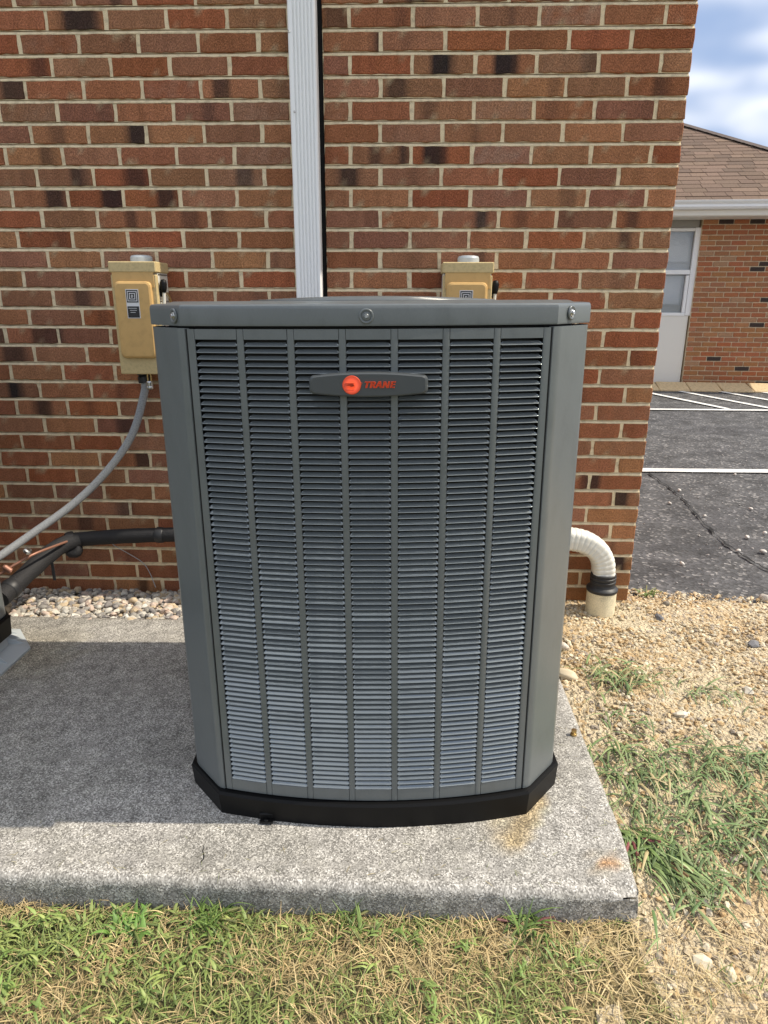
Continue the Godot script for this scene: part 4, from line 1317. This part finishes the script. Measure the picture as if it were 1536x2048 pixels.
	for i in [17, 18, 19, 20]:
		for t in [0.15, 0.5, 0.85]:
			var p := ol[i].lerp(ol[(i + 1) % ol.size()], t)
			var e := (ol[(i + 1) % ol.size()] - ol[i]).normalized()
			var nn := Vector2(-e.y, e.x)
			if nn.dot(p) < 0: nn = -nn
			var q := p + nn * 0.055
			b = MB.new()
			var s := Vector3(e.x, 0, e.y) * 0.003
			var A := Vector3(p.x, 0.016, p.y); var B := Vector3(q.x, 0.008, q.y); var C := Vector3(p.x, 0.050, p.y)
			b.tri(A + s, B + s, C + s); b.tri(A - s, C - s, B - s)
			b.quad(B - s, B + s, C + s, C - s)
			part("gusset", b, M.grey_plastic, o)

# ---------------------------------------------------------------- far building
func build_far() -> void:
	var o := thing("far_building", "low brick building with brown shingle roof across the parking lot", "building", Vector3(3.08, 0.0, -7.60), deg_to_rad(-4.0))
	var r2 := RandomNumberGenerator.new(); r2.seed = 5
	var y0 := 0.03; var y1 := 2.30
	var b := MB.new()
	b.box(Vector3(1.2, (y0 + y1) / 2 - 0.05, -3.007), Vector3(2.4, y1 - y0 + 0.1, 6.0))
	b.box(Vector3(-3.3, (y0 + y1) / 2 - 0.05, -3.007), Vector3(1.8, y1 - y0 + 0.1, 6.0))
	var wall := part("wall", b, M.far_mortar, o)
	var variants := []
	for k in 14:
		var m := MB.new()
		var C: Color = pick_brick(r2)
		C = Color(C.r * 0.92, C.g * 0.88, C.b * 0.82)
		if k == 4 or k == 9: C = Color(0.075, 0.055, 0.05)
		if k == 11: C = Color(0.45, 0.26, 0.15)
		m.col = C
		m.box(Vector3.ZERO, Vector3(0.189, 0.0545, 0.016), 0.002)
		variants.append(m.mesh())
	var rest := MB.new()
	var kept := 0
	var courses := int((y1 - y0) / 0.0677)
	for c in courses:
		var y := y0 + (c + 0.5) * 0.0677
		var x := 0.102 if c % 2 == 0 else 0.0
		if c % 2 == 1:
			var hb := MB.new(); hb.col = pick_brick(r2)
			hb.box(Vector3.ZERO, Vector3(0.091, 0.0575, 0.016), 0.002)
			if kept < 300: put("brick", hb.mesh(), M.far_brick, wall, Transform3D(Basis(), Vector3(0.0465, y, -0.004))); kept += 1
			x = 0.0935 + 0.102
		while x < 2.31:
			var p := Vector3(x, y, -0.004 + r2.randf_range(-0.001, 0.001))
			var m: ArrayMesh = variants[r2.randi() % 14 if r2.randf() < 0.7 else r2.randi() % 4]
			if x < 1.62 and kept < 300:
				put("brick", m, M.far_brick, wall, Transform3D(Basis(), p)); kept += 1
			else: join(rest, m, Transform3D(Basis(), p))
			x += 0.2032
	for c in courses:
		var x := -4.1 + (0.0 if c % 2 == 0 else 0.1016)
		while x < -2.5:
			join(rest, variants[r2.randi() % 14], Transform3D(Basis(), Vector3(x, y0 + (c + 0.5) * 0.0677, -0.004)))
			x += 0.2032
	part("brick", rest, M.far_brick, wall).set_meta("kind", "stuff")
	# window bay left of the brick: grey head panel, two lights, cream panel below
	b = MB.new()
	b.box(Vector3(-1.2, 2.225, -0.09), Vector3(2.36, 0.15, 0.06), 0.004)
	part("head_panel", b, M.grey_panel, o)
	b = MB.new()
	b.box(Vector3(-1.2, 0.525, -0.07), Vector3(2.36, 0.955, 0.06), 0.004)
	part("sill_panel", b, M.cream, o)
	b = MB.new()
	b.box(Vector3(-1.2, 1.1, -2.6), Vector3(2.40, 2.2, 4.8))
	part("inner_room", b, M.blind, o)
	b = MB.new()
	for s in [[-0.035, 1.58, 0.075, 1.165], [-1.20, 2.135, 2.25, 0.04], [-1.20, 1.582, 2.25, 0.06], [-1.20, 1.015, 2.25, 0.045], [-0.098, 1.29, 0.045, 0.50], [-1.15, 1.58, 0.07, 1.10]]:
		b.box(Vector3(s[0], s[1], -0.055 if s[2] != 0.045 else -0.062), Vector3(s[2] - 0.001, s[3], 0.05), 0.004)
	var win := part("window", b, M.trim, o)
	for s in [[-0.60, 1.862, 1.04, 0.50], [-0.63, 1.29, 1.0, 0.50]]:
		b = MB.new()
		b.box(Vector3(s[0], s[1], -0.075), Vector3(s[2], s[3], 0.006))
		part("pane", b, M.pane, win)
		b = MB.new()
		b.box(Vector3(s[0] - 0.02, s[1] + 0.06, -0.13), Vector3(s[2], s[3] - 0.10, 0.004))
		part("roller_blind", b, M.blind, win)
	# eaves
	b = MB.new()
	b.box(Vector3(-0.9, 2.285, 0.17), Vector3(7.2, 0.05, 0.42), 0.0)
	part("soffit", b, M.cream, o)
	b = MB.new()
	b.box(Vector3(-0.9, 2.325, 0.385), Vector3(7.2, 0.115, 0.025), 0.003)
	part("fascia", b, M.cream, o)
	b = MB.new()
	var gp := [Vector2(0.40, 2.337), Vector2(0.462, 2.342), Vector2(0.480, 2.367), Vector2(0.476, 2.394), Vector2(0.500, 2.424), Vector2(0.506, 2.444), Vector2(0.496, 2.446), Vector2(0.40, 2.402)]
	for i in gp.size():
		var p: Vector2 = gp[i]; var q: Vector2 = gp[(i + 1) % gp.size()]
		b.quad(Vector3(-4.5, p.y, p.x), Vector3(2.72, p.y, p.x), Vector3(2.72, q.y, q.x), Vector3(-4.5, q.y, q.x))
		b.flip_last(Transform3D(), Vector3(1.5, 2.46, 0.45), 4)
	part("gutter", b, M.trim, o)
	# roof: slope 1 in 2, hip falling to the right
	var E := Vector3(0, 2.435, 0.44)
	var sl := 0.5
	var ridge_d := 3.9
	var hip := func(d: float) -> float: return 2.71 - d * 0.77
	b = MB.new()
	b.col = Color(0.09, 0.065, 0.05)
	var P := func(x: float, d: float, lift: float) -> Vector3: return Vector3(x, E.y + d * sl + lift, E.z - d)
	var A: Vector3 = P.call(-4.5, 0.0, -0.03); var B: Vector3 = P.call(hip.call(0.0), 0.0, -0.03)
	var C: Vector3 = P.call(hip.call(ridge_d), ridge_d, -0.03); var D: Vector3 = P.call(-4.5, ridge_d, -0.03)
	b.quad(A, B, C, D)
	b.tri(B, Vector3(B.x, B.y, B.z - 2.0 * ridge_d), C)
	b.quad(D, C, Vector3(B.x, B.y, B.z - 2.0 * ridge_d), Vector3(A.x, A.y, A.z - 2.0 * ridge_d))
	b.quad(A, D, Vector3(A.x, A.y, A.z - 2.0 * ridge_d), A + Vector3(0, 0, -5))
	var roof := part("roof", b, M.shingle, o)
	var ang := atan(sl)
	var rot := Basis(Vector3.RIGHT, ang)
	kept = 0
	var spare := MB.new()
	var expo := 0.155
	var nrow := int(ridge_d / cos(ang) / expo)
	for row in nrow:
		var d0 := row * expo * cos(ang)
		var x := -4.5 + r2.randf_range(0, 0.3)
		while x < hip.call(d0):
			var w := r2.randf_range(0.14, 0.36)
			var xe: float = minf(x + w, hip.call(d0 + expo * 0.45))
			if xe - x > 0.04:
				var m := MB.new()
				var t := r2.randf_range(0.72, 1.15)
				m.col = Color(0.195, 0.130, 0.092) * t
				m.box(Vector3(0, 0, 0), Vector3(xe - x - 0.006, 0.011, expo + 0.03), 0.0)
				var mid: Vector3 = P.call((x + xe) / 2, d0 + (expo * 0.5) * cos(ang), 0.004 + r2.randf_range(0.0, 0.005))
				var xf := Transform3D(rot * Basis(Vector3.RIGHT, -0.035), mid)
				if x > -0.45 and x < 2.0 and kept < 300:
					put("shingle", m.mesh(), M.shingle, roof, xf); kept += 1
				else: join(spare, m.mesh(), xf)
			x += w
	part("shingle", spare, M.shingle, roof).set_meta("kind", "stuff")
	b = MB.new()
	b.col = Color(0.115, 0.09, 0.075)
	for i in 30:
		var d := ridge_d * i / 30.0
		var p: Vector3 = P.call(hip.call(d), d, -0.01)
		var q: Vector3 = P.call(hip.call(d + 0.21), d + 0.21, -0.002)
		var dir := (q - p).normalized()
		var s := dir.cross(Vector3.UP).normalized() * 0.15
		var up := Vector3.UP * 0.035
		b.quad(p - s, p + up, q + up * 0.8, q - s); b.flip_last(Transform3D(), p - Vector3.UP, 4)
		b.quad(p + up, p + s, q + s, q + up * 0.8); b.flip_last(Transform3D(), p - Vector3.UP, 4)
	part("hip_cap", b, M.shingle, roof)
	# stone edging and mulch at its foot
	for k in 5:
		var st := MB.new()
		var s := Transform3D(Basis(Vector3.UP, deg_to_rad(-4.0 + r2.randf_range(-3, 3))) * Basis(Vector3.RIGHT, 0.24), Vector3(2.42 + k * 0.42, 0.022, -7.33 + k * 0.030))
		st.box(Vector3.ZERO, Vector3(0.41, 0.05, 0.34), 0.008, s)
		var names := ["leftmost, half hidden by the near wall", "second from left, below the cream panel", "third from left, at the panel's right edge", "second from right, under the brick wall", "rightmost, next to the dark mulch"]
		tag(part("paving_stone", st, M.slab_stone, self), "tan stone slab at the lot's edge: " + names[k], "stone slab", "tan stone slabs along the far building")
	b = MB.new()
	var rows := []
	for j in 5:
		var r := PackedVector3Array()
		for i in 41:
			var x := lerpf(2.2, 8.5, i / 40.0)
			var z := lerpf(-7.24, -7.72, j / 4.0) + 0.07 * (x - 3.08) - (0.02 if x > 4.55 else 0.23) * (1.0 if j == 0 else 0.3)
			r.append(Vector3(x, -0.01 + 0.055 * sin(minf(j / 2.0, 1.0) * PI / 2) + r2.randf_range(0, 0.02), z))
		rows.append(r)
	b.grid(rows)
	struct("mulch_bed", b, M.mulch, "dark mulch bed at the foot of the far brick wall", "mulch")

# ---------------------------------------------------------------- loose stones, grass, weeds
func clump(at: Vector3, label: String, count: int, len0: float, len1: float, wide: float, C: Color, lean0: float, lean1: float, stem: Color, dir0 := 0.0, dir1 := TAU, sr := 0.0028) -> void:
	var o := thing("grass_clump", label, "grass clump", at)
	var b := MB.new(); var s := MB.new()
	for i in count:
		var L := rnd(len0, len1)
		var bl := blade(wide * rnd(0.45, 1.1) / L, rnd(0.2, 1.9), 0.5)
		var xf := Transform3D(Basis(Vector3.UP, rnd(dir0, dir1)) * Basis(Vector3.RIGHT, rnd(lean0, lean1)) * Basis.from_scale(Vector3(L, L, L)), Vector3(rnd(-0.035, 0.035), rnd(0.0, 0.008), rnd(-0.03, 0.03)))
		var from := b.v.size()
		join(b, bl, xf)
		var f := vary(C, 0.35)
		for k in range(from, b.v.size()): b.c[k] = Color(b.c[k].r * f.r, b.c[k].g * f.g, b.c[k].b * f.b)
	part("leaf_blades", b, M.blade, o)
	for i in 4:
		s.col = stem
		var a := rnd(dir0, dir1)
		s.tube(PackedVector3Array([Vector3.ZERO, Vector3(sin(a) * 0.03, 0.014, cos(a) * 0.03), Vector3(sin(a) * 0.065, 0.018, cos(a) * 0.065)]), sr, 6, Vector3(0.1, 1, 0.05))
	for k in s.c.size(): s.c[k] = stem
	part("stems", s, M.blade, o)

func build_loose() -> void:
	var sharp := [rock(3, 0.16, false), rock(8, 0.2, false)]
	var smooth := [rock(5, 0.07, true), rock(6, 0.09, true)]
	var fn := FastNoiseLite.new(); fn.seed = 31; fn.frequency = 2.4; fn.fractal_octaves = 3
	# pale river gravel between the wall and the slab
	var pal := [Color(0.62, 0.58, 0.50), Color(0.50, 0.46, 0.40), Color(0.70, 0.67, 0.60), Color(0.36, 0.34, 0.31), Color(0.55, 0.44, 0.30), Color(0.28, 0.26, 0.25), Color(0.60, 0.48, 0.40)]
	for v in 2:
		var xs := []; var cs := []
		for i in 2300:
			var x := rnd(-2.75, -0.42)
			var z := rnd(0.005, 0.345)
			var s := 0.008 + 0.028 * pow(rng.randf(), 1.4)
			xs.append(rock_xf(Vector3(x, 0.010 + s * 0.22 + 0.028 * smoothstep(0.0, 0.30, z) * rnd(0.2, 1.0), z), s, 0.7))
			cs.append(vary(pal[rng.randi() % 7], 0.2))
		scatter("river_gravel", smooth[v] if v == 0 else rock(15, 0.13, false), M.stone, xs, cs, null, "pale rounded gravel between brick wall and concrete slab", "gravel")
	# crushed tan stone on the soil
	var tan := [Color(0.62, 0.48, 0.29), Color(0.70, 0.58, 0.39), Color(0.54, 0.38, 0.20), Color(0.68, 0.60, 0.45), Color(0.40, 0.34, 0.27), Color(0.78, 0.69, 0.50), Color(0.60, 0.43, 0.23)]
	for v in 2:
		var xs := []; var cs := []
		for i in 18000:
			var x := rnd(-0.42, 1.5) if i % 3 else rnd(-0.42, 0.5)
			var z := rnd(-0.14, 1.85)
			if z < -0.165 + 0.125 * x + 0.02: continue
			var k := fn.get_noise_2d(x * 1.4 + 20, z * 1.4)
			if z > 0.9 and rnd(0, 1) < 0.55: continue
			if rnd(-0.25, 0.5) < k - 0.18: continue
			var s := 0.0035 + 0.0145 * pow(rng.randf(), 2.6)
			xs.append(rock_xf(Vector3(x, ground_y(x, z) + 0.010 * 0 + s * 0.15, z), s, 0.65))
			cs.append(vary(tan[rng.randi() % 7], 0.22))
		scatter("crushed_stone", sharp[v], M.stone, xs, cs, null, "tan crushed stone scattered over the soil right of the slab", "gravel")
	# loose grit on the asphalt
	var gx := []; var gc := []
	for i in 1000:
		var x := rnd(-0.1, 2.6); var z := rnd(-3.6, -0.1)
		if fn.get_noise_2d(x * 0.7, z * 0.5 + 50) < -0.05 and rnd(0, 1) < 0.8: continue
		var s := rnd(0.003, 0.010)
		gx.append(rock_xf(Vector3(x, -0.010, z), s, 0.6))
		gc.append(vary(Color(0.48, 0.46, 0.44), 0.4))
	scatter("asphalt_grit", sharp[0], M.stone, gx, gc, null, "pale grit loose on the dark asphalt", "grit")
	# single pale stones on the asphalt
	var spots := [[0.883, -1.796, 0.030, "white stone on the asphalt just below the painted line, right of the crack's top"], [0.824, -1.243, 0.020, "narrow pale stone lying in the crack in the asphalt"], [0.713, -1.496, 0.022, "greenish gray stone alone on the asphalt left of the crack"], [1.453, -2.259, 0.024, "white stone touching the painted line's lower edge on the right"], [0.892, -0.866, 0.026, "white stone at the middle of a row of three right of the crack"], [0.750, -0.655, 0.024, "white stone just right of the crack near its lower end"], [1.019, -0.937, 0.028, "pale yellowish stone on the asphalt at the photo's right edge"], [0.868, -0.646, 0.030, "large white stone near the right edge, lowest of those by the crack"], [0.399, -0.462, 0.022, "lone white stone on the asphalt near the wall's corner"], [1.162, -1.400, 0.022, "white stone far right on the asphalt, halfway down from the line"]]
	for q in spots:
		var o := put("loose_stone", smooth[rng.randi() % 2], mat(vary(Color(0.66, 0.63, 0.58), 0.1), 0.9), self, rock_xf(Vector3(q[0], -0.006 + q[2] * 0.15, q[1]), q[2], 0.6))
		tag(o, q[3], "stone", "loose stones on the asphalt")
	# darker and bigger stones on the gravel
	var big := [[0.075, 0.155, 0.034, Color(0.16, 0.16, 0.17), "dark bluish stone on the tan gravel near the wall's corner"], [0.15, 0.02, 0.032, Color(0.20, 0.18, 0.15), "dark stone on the gravel right of the bluish one"], [0.58, -0.05, 0.05, Color(0.52, 0.48, 0.42), "pale block of stone at the asphalt's edge on the right"], [0.34, 0.36, 0.036, Color(0.17, 0.17, 0.18), "dark gray stone alone amid the tan gravel on the right"], [-0.36, 0.43, 0.045, Color(0.66, 0.60, 0.50), "large pale stone beside the air conditioner, above the weeds"], [-0.40, 0.66, 0.055, Color(0.64, 0.54, 0.38), "tan stone wedged against the slab's right side"], [-0.34, 1.60, 0.032, Color(0.68, 0.60, 0.44), "pale tan stone in the dirt in front of the slab's corner"], [-0.295, 1.622, 0.024, Color(0.68, 0.60, 0.44), "smaller tan stone right of the pale one before the slab's corner"], [0.16, 0.70, 0.034, Color(0.58, 0.53, 0.44), "gray-tan stone on bare soil right of the upper weeds"], [-0.11, 0.86, 0.036, Color(0.64, 0.58, 0.48), "pale flat stone at the top of the large weed patch"]]
	for q in big:
		var o := put("stone", smooth[rng.randi() % 2] if q[2] > 0.04 else sharp[0], mat(q[3], 0.9), self, rock_xf(Vector3(q[0], ground_y(q[0], q[1]) + q[2] * 0.18, q[1]), q[2], 0.65))
		tag(o, q[4], "stone", "bigger stones on the gravel and dirt")
	# brass fitting on the slab
	var nut := MB.new()
	nut.lathe([Vector2(0.009, 0.0), Vector2(0.009, 0.006), Vector2(0.006, 0.007), Vector2(0.006, 0.012), Vector2(0.0075, 0.013), Vector2(0.0075, 0.017), Vector2(0, 0.0175)], 8, Transform3D(Basis(), Vector3(-0.452, 0.050, 0.991)), false)
	tag(part("brass_fitting", nut, M.brass, self), "small brass fitting left standing on the slab's right edge", "fitting")

	# lawn: mown blades, green and straw
	var green := [blade(0.030, 0.25), blade(0.034, 0.7), blade(0.042, 1.3)]
	var dry := [blade(0.020, 0.4), blade(0.026, 1.4)]
	var GX := [[], [], []]; var GC := [[], [], []]; var DX := [[], []]; var DC := [[], []]
	for i in 85000:
		var x := rnd(-2.5, 0.55)
		var z := 1.485 + 1.25 * pow(rng.randf(), 1.35)
		var bare := smoothstep(-0.75, -0.30, x + 0.25 * fn.get_noise_2d(x * 2, z * 2))
		if x > -0.44 and z < 1.62: continue
		if z < 1.53 and rng.randf() < 0.6: continue
		if rng.randf() < bare * 0.80: continue
		var k := fn.get_noise_2d(x * 1.5, z * 2.0) * 1.4 + 0.15 * fn.get_noise_2d(x * 9, z * 9)
		k -= 0.30 * smoothstep(1.62, 1.53, z) + 0.30 * bare
		k += 0.45 * smoothstep(-1.25, -1.45, x) * smoothstep(1.62, 1.52, z) * smoothstep(-1.75, -1.5, x)
		var isdry := rng.randf() > clampf(0.54 + k * 1.1, 0.08, 0.90)
		var L := rnd(0.014, 0.048) * (1.1 if isdry else 1.0)
		var tilt := rnd(0.35, 1.40) if not isdry else rnd(0.7, 1.52)
		var y := ground_y(x, z) + 0.002 + (rnd(0.0, 0.012) if isdry else 0.0)
		var xf := Transform3D(Basis(Vector3.UP, rnd(0, TAU)) * Basis(Vector3.RIGHT, tilt) * Basis.from_scale(Vector3(L, L, L)), Vector3(x, y, z))
		if isdry:
			var v := rng.randi() % 2
			DX[v].append(xf)
			DC[v].append(vary(Color(0.60, 0.48, 0.24).lerp(Color(0.38, 0.26, 0.12), rng.randf() * 0.8), 0.25))
		else:
			var v := rng.randi() % 3
			GX[v].append(xf)
			GC[v].append(vary(Color(0.15, 0.22, 0.05).lerp(Color(0.30, 0.33, 0.11), rng.randf()), 0.3))
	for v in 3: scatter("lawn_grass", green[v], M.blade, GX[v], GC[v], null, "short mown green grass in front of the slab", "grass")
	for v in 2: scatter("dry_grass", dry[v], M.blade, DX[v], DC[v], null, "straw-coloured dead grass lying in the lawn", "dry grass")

	# broad-leaved plants among the lawn grass
	var leaf := blade(0.11, 1.2, 0.35)
	var LX := []; var LC := []
	for i in 190:
		var cx := rnd(-2.1, -0.5); var cz := 1.55 + 0.5 * pow(rng.randf(), 1.3)
		if i < 40: cx = rnd(-1.75, -1.25); cz = rnd(1.535, 1.66)
		var cc := vary(Color(0.16, 0.25, 0.06).lerp(Color(0.28, 0.33, 0.10), rng.randf()), 0.25)
		for k in rng.randi_range(5, 11):
			var L := rnd(0.012, 0.034)
			LX.append(Transform3D(Basis(Vector3.UP, rnd(0, TAU)) * Basis(Vector3.RIGHT, rnd(0.5, 1.3)) * Basis.from_scale(Vector3(L, L, L)), Vector3(cx + rnd(-0.012, 0.012), ground_y(cx, cz) + rnd(0.006, 0.022), cz + rnd(-0.012, 0.012))))
			LC.append(vary(cc, 0.2))
	scatter("lawn_weeds", leaf, M.blade, LX, LC, null, "small broad-leaved weeds scattered among the lawn grass", "weeds")
	# a few clippings blown onto the slab
	var KX := []; var KC := []
	for i in 130:
		var x := rnd(-2.0, -0.45); var z := 1.50 - 0.16 * pow(rng.randf(), 2.0)
		if i > 95: x = rnd(-0.55, -0.44); z = rnd(0.9, 1.45)
		var L := rnd(0.008, 0.028)
		KX.append(Transform3D(Basis(Vector3.UP, rnd(0, TAU)) * Basis(Vector3.RIGHT, rnd(1.45, 1.6)) * Basis.from_scale(Vector3(L, L, L)), Vector3(x, 0.0525, z)))
		KC.append(vary(Color(0.50, 0.40, 0.20).lerp(Color(0.20, 0.25, 0.08), rng.randf()), 0.3))
	scatter("grass_clippings", dry[0], M.blade, KX, KC, null, "few dry grass clippings lying on the slab's front edge", "clippings")

	# weeds on the right: broad crabgrass, thick near the slab's front corner
	var WX := [[], []]; var WC := [[], []]
	var broad := [blade(0.042, 0.9, 0.4), blade(0.030, 1.5, 0.4)]
	for i in 17000:
		var x := rnd(-0.42, 0.75); var z := rnd(0.45, 1.95)
		var p := 0.0
		# patches: upper strip, main mat, tongue down to the lawn
		p = maxf(p, 0.9 * smoothstep(0.20, 0.05, Vector2((x + 0.22) * 0.9, (z - 0.66) * 1.7).length()))
		p = maxf(p, 0.45 * smoothstep(0.16, 0.03, Vector2((x - 0.02) * 0.7, (z - 0.74) * 2.2).length()))
		p = maxf(p, 0.30 * smoothstep(0.12, 0.02, Vector2(x + 0.30, z - 0.90).length()))
		var band := smoothstep(0.92, 1.10, z - 0.10 * fn.get_noise_2d(x * 3, z * 3)) * smoothstep(1.58, 1.36, z + 0.25 * (x + 0.4))
		p = maxf(p, band)
		p = maxf(p, 0.35 * smoothstep(1.55, 1.75, z) * smoothstep(0.0, 0.3, x))
		p *= 0.66 + 1.2 * fn.get_noise_2d(x * 3 + 70, z * 3)
		if rng.randf() > p: continue
		var L := rnd(0.025, 0.105)
		var v := rng.randi() % 2
		var dir := rnd(0, TAU) if rng.randf() < 0.6 else rnd(-0.9, 0.5)
		WX[v].append(Transform3D(Basis(Vector3.UP, dir) * Basis(Vector3.RIGHT, rnd(0.95, 1.55)) * Basis.from_scale(Vector3(L, L, L)), Vector3(x, ground_y(x, z) + rnd(0.002, 0.026), z)))
		WC[v].append(vary(Color(0.11, 0.185, 0.06).lerp(Color(0.27, 0.33, 0.14), rng.randf()), 0.35) if rng.randf() < 0.84 else vary(Color(0.46, 0.38, 0.20), 0.2))
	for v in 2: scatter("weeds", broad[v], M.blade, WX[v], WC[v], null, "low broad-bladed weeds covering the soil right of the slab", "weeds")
	# thatch on the bare soil, lower right and among the stones
	var TX := []; var TC := []
	for i in 13000:
		var x := rnd(-0.55, 0.8); var z := rnd(0.4, 2.05)
		if z < 1.5 and rng.randf() < 0.86: continue
		var L := rnd(0.02, 0.075)
		TX.append(Transform3D(Basis(Vector3.UP, rnd(0, TAU)) * Basis(Vector3.RIGHT, rnd(1.25, 1.56)) * Basis.from_scale(Vector3(L, L, L)), Vector3(x, ground_y(x, z) + rnd(0.003, 0.014), z)))
		TC.append(vary(Color(0.46, 0.34, 0.18).lerp(Color(0.62, 0.50, 0.28), rng.randf()), 0.3))
	scatter("straw", dry[0], M.blade, TX, TC, null, "thin dry straw strewn over the bare dirt right of the lawn", "straw")
	# clumps one can point at
	clump(Vector3(-0.385, -0.015, 1.30), "large weed with red stem against the slab's right edge near the corner", 70, 0.03, 0.11, 0.0055, Color(0.17, 0.25, 0.08), 0.7, 1.5, Color(0.24, 0.075, 0.075), -0.5, 1.6, 0.0042)
	clump(Vector3(-0.66, -0.028, 1.535), "broad-bladed weed clump against the slab's front face, right of centre", 55, 0.03, 0.095, 0.0045, Color(0.13, 0.20, 0.05), 0.2, 1.35, Color(0.20, 0.09, 0.08))
	clump(Vector3(-1.315, -0.025, 1.545), "tall green grass tuft reaching over the slab's front edge, left of centre", 80, 0.03, 0.085, 0.0030, Color(0.14, 0.22, 0.05), 0.05, 1.1, Color(0.20, 0.20, 0.08))
	clump(Vector3(-1.47, -0.028, 1.56), "low bright green leafy patch under the slab's front edge, far left", 70, 0.02, 0.045, 0.0075, Color(0.13, 0.24, 0.05), 0.2, 1.4, Color(0.16, 0.20, 0.06))
	clump(Vector3(-1.03, -0.028, 1.545), "thin green grass tuft at the foot of the slab, below the badge", 26, 0.03, 0.075, 0.0036, Color(0.14, 0.21, 0.05), 0.05, 0.9, Color(0.20, 0.20, 0.08))
	clump(Vector3(-0.33, -0.02, 1.36), "coarse weed with long blades trailing from the slab's corner to the lawn", 55, 0.04, 0.15, 0.0055, Color(0.18, 0.25, 0.09), 1.0, 1.52, Color(0.24, 0.16, 0.08), 0.1, 1.0)
	clump(Vector3(0.10, 0.0, -0.075), "small bright green tuft at the asphalt's edge by the gravel", 24, 0.02, 0.045, 0.003, Color(0.15, 0.24, 0.05), 0.2, 1.2, Color(0.2, 0.2, 0.08))

# ---------------------------------------------------------------- scene
func _ready() -> void:
	rng.seed = 20240
	var cam := Camera3D.new()
	cam.name = "camera"
	cam.fov = 73.82
	cam.near = 0.05
	cam.far = 800.0
	cam.transform = Transform3D(Basis(Vector3.UP, 0.0339) * Basis(Vector3.RIGHT, -0.3012) * Basis(Vector3.BACK, 0.0039), Vector3(-0.9216, 1.1913, 2.6188))
	add_child(cam)
	cam.current = true
	var env := Environment.new()
	env.background_mode = Environment.BG_SKY
	env.sky = Sky.new()
	env.sky.sky_material = sky_panorama()
	env.background_energy_multiplier = 1.5
	env.ambient_light_source = Environment.AMBIENT_SOURCE_SKY
	env.tonemap_mode = Environment.TONE_MAPPER_LINEAR
	env.tonemap_exposure = 1.74
	env.sdfgi_enabled = true
	env.ssao_enabled = true
	env.ssil_enabled = true
	var we := WorldEnvironment.new()
	we.name = "environment"
	we.environment = env
	add_child(we)
	var sun := DirectionalLight3D.new()
	sun.name = "sun"
	sun.light_color = Color(1.0, 0.955, 0.88)
	sun.light_energy = 0.90
	sun.light_angular_distance = 0.53
	sun.shadow_enabled = true
	var el := deg_to_rad(50.0)
	var to := Vector3(cos(el) * cos(deg_to_rad(-1.5)), sin(el), cos(el) * sin(deg_to_rad(-1.5)))
	sun.basis = Basis.looking_at(-to, Vector3.UP)
	add_child(sun)

	materials()
	build_ground()
	build_slab()
	build_near_wall()
	build_far()
	# the slab falls a little to the left, so this unit leans by half a degree
	make_unit(Vector3(-0.9990, 0.0505, 0.90), deg_to_rad(1.75), "tall gray louvered air conditioner in the middle with a badge on front", true).rotation.z = 0.0085
	make_unit(Vector3(-2.685, 0.122, 0.905), 0.0, "second gray air conditioner at the left photo edge, only one corner showing", false)
	build_fittings()
	build_loose()
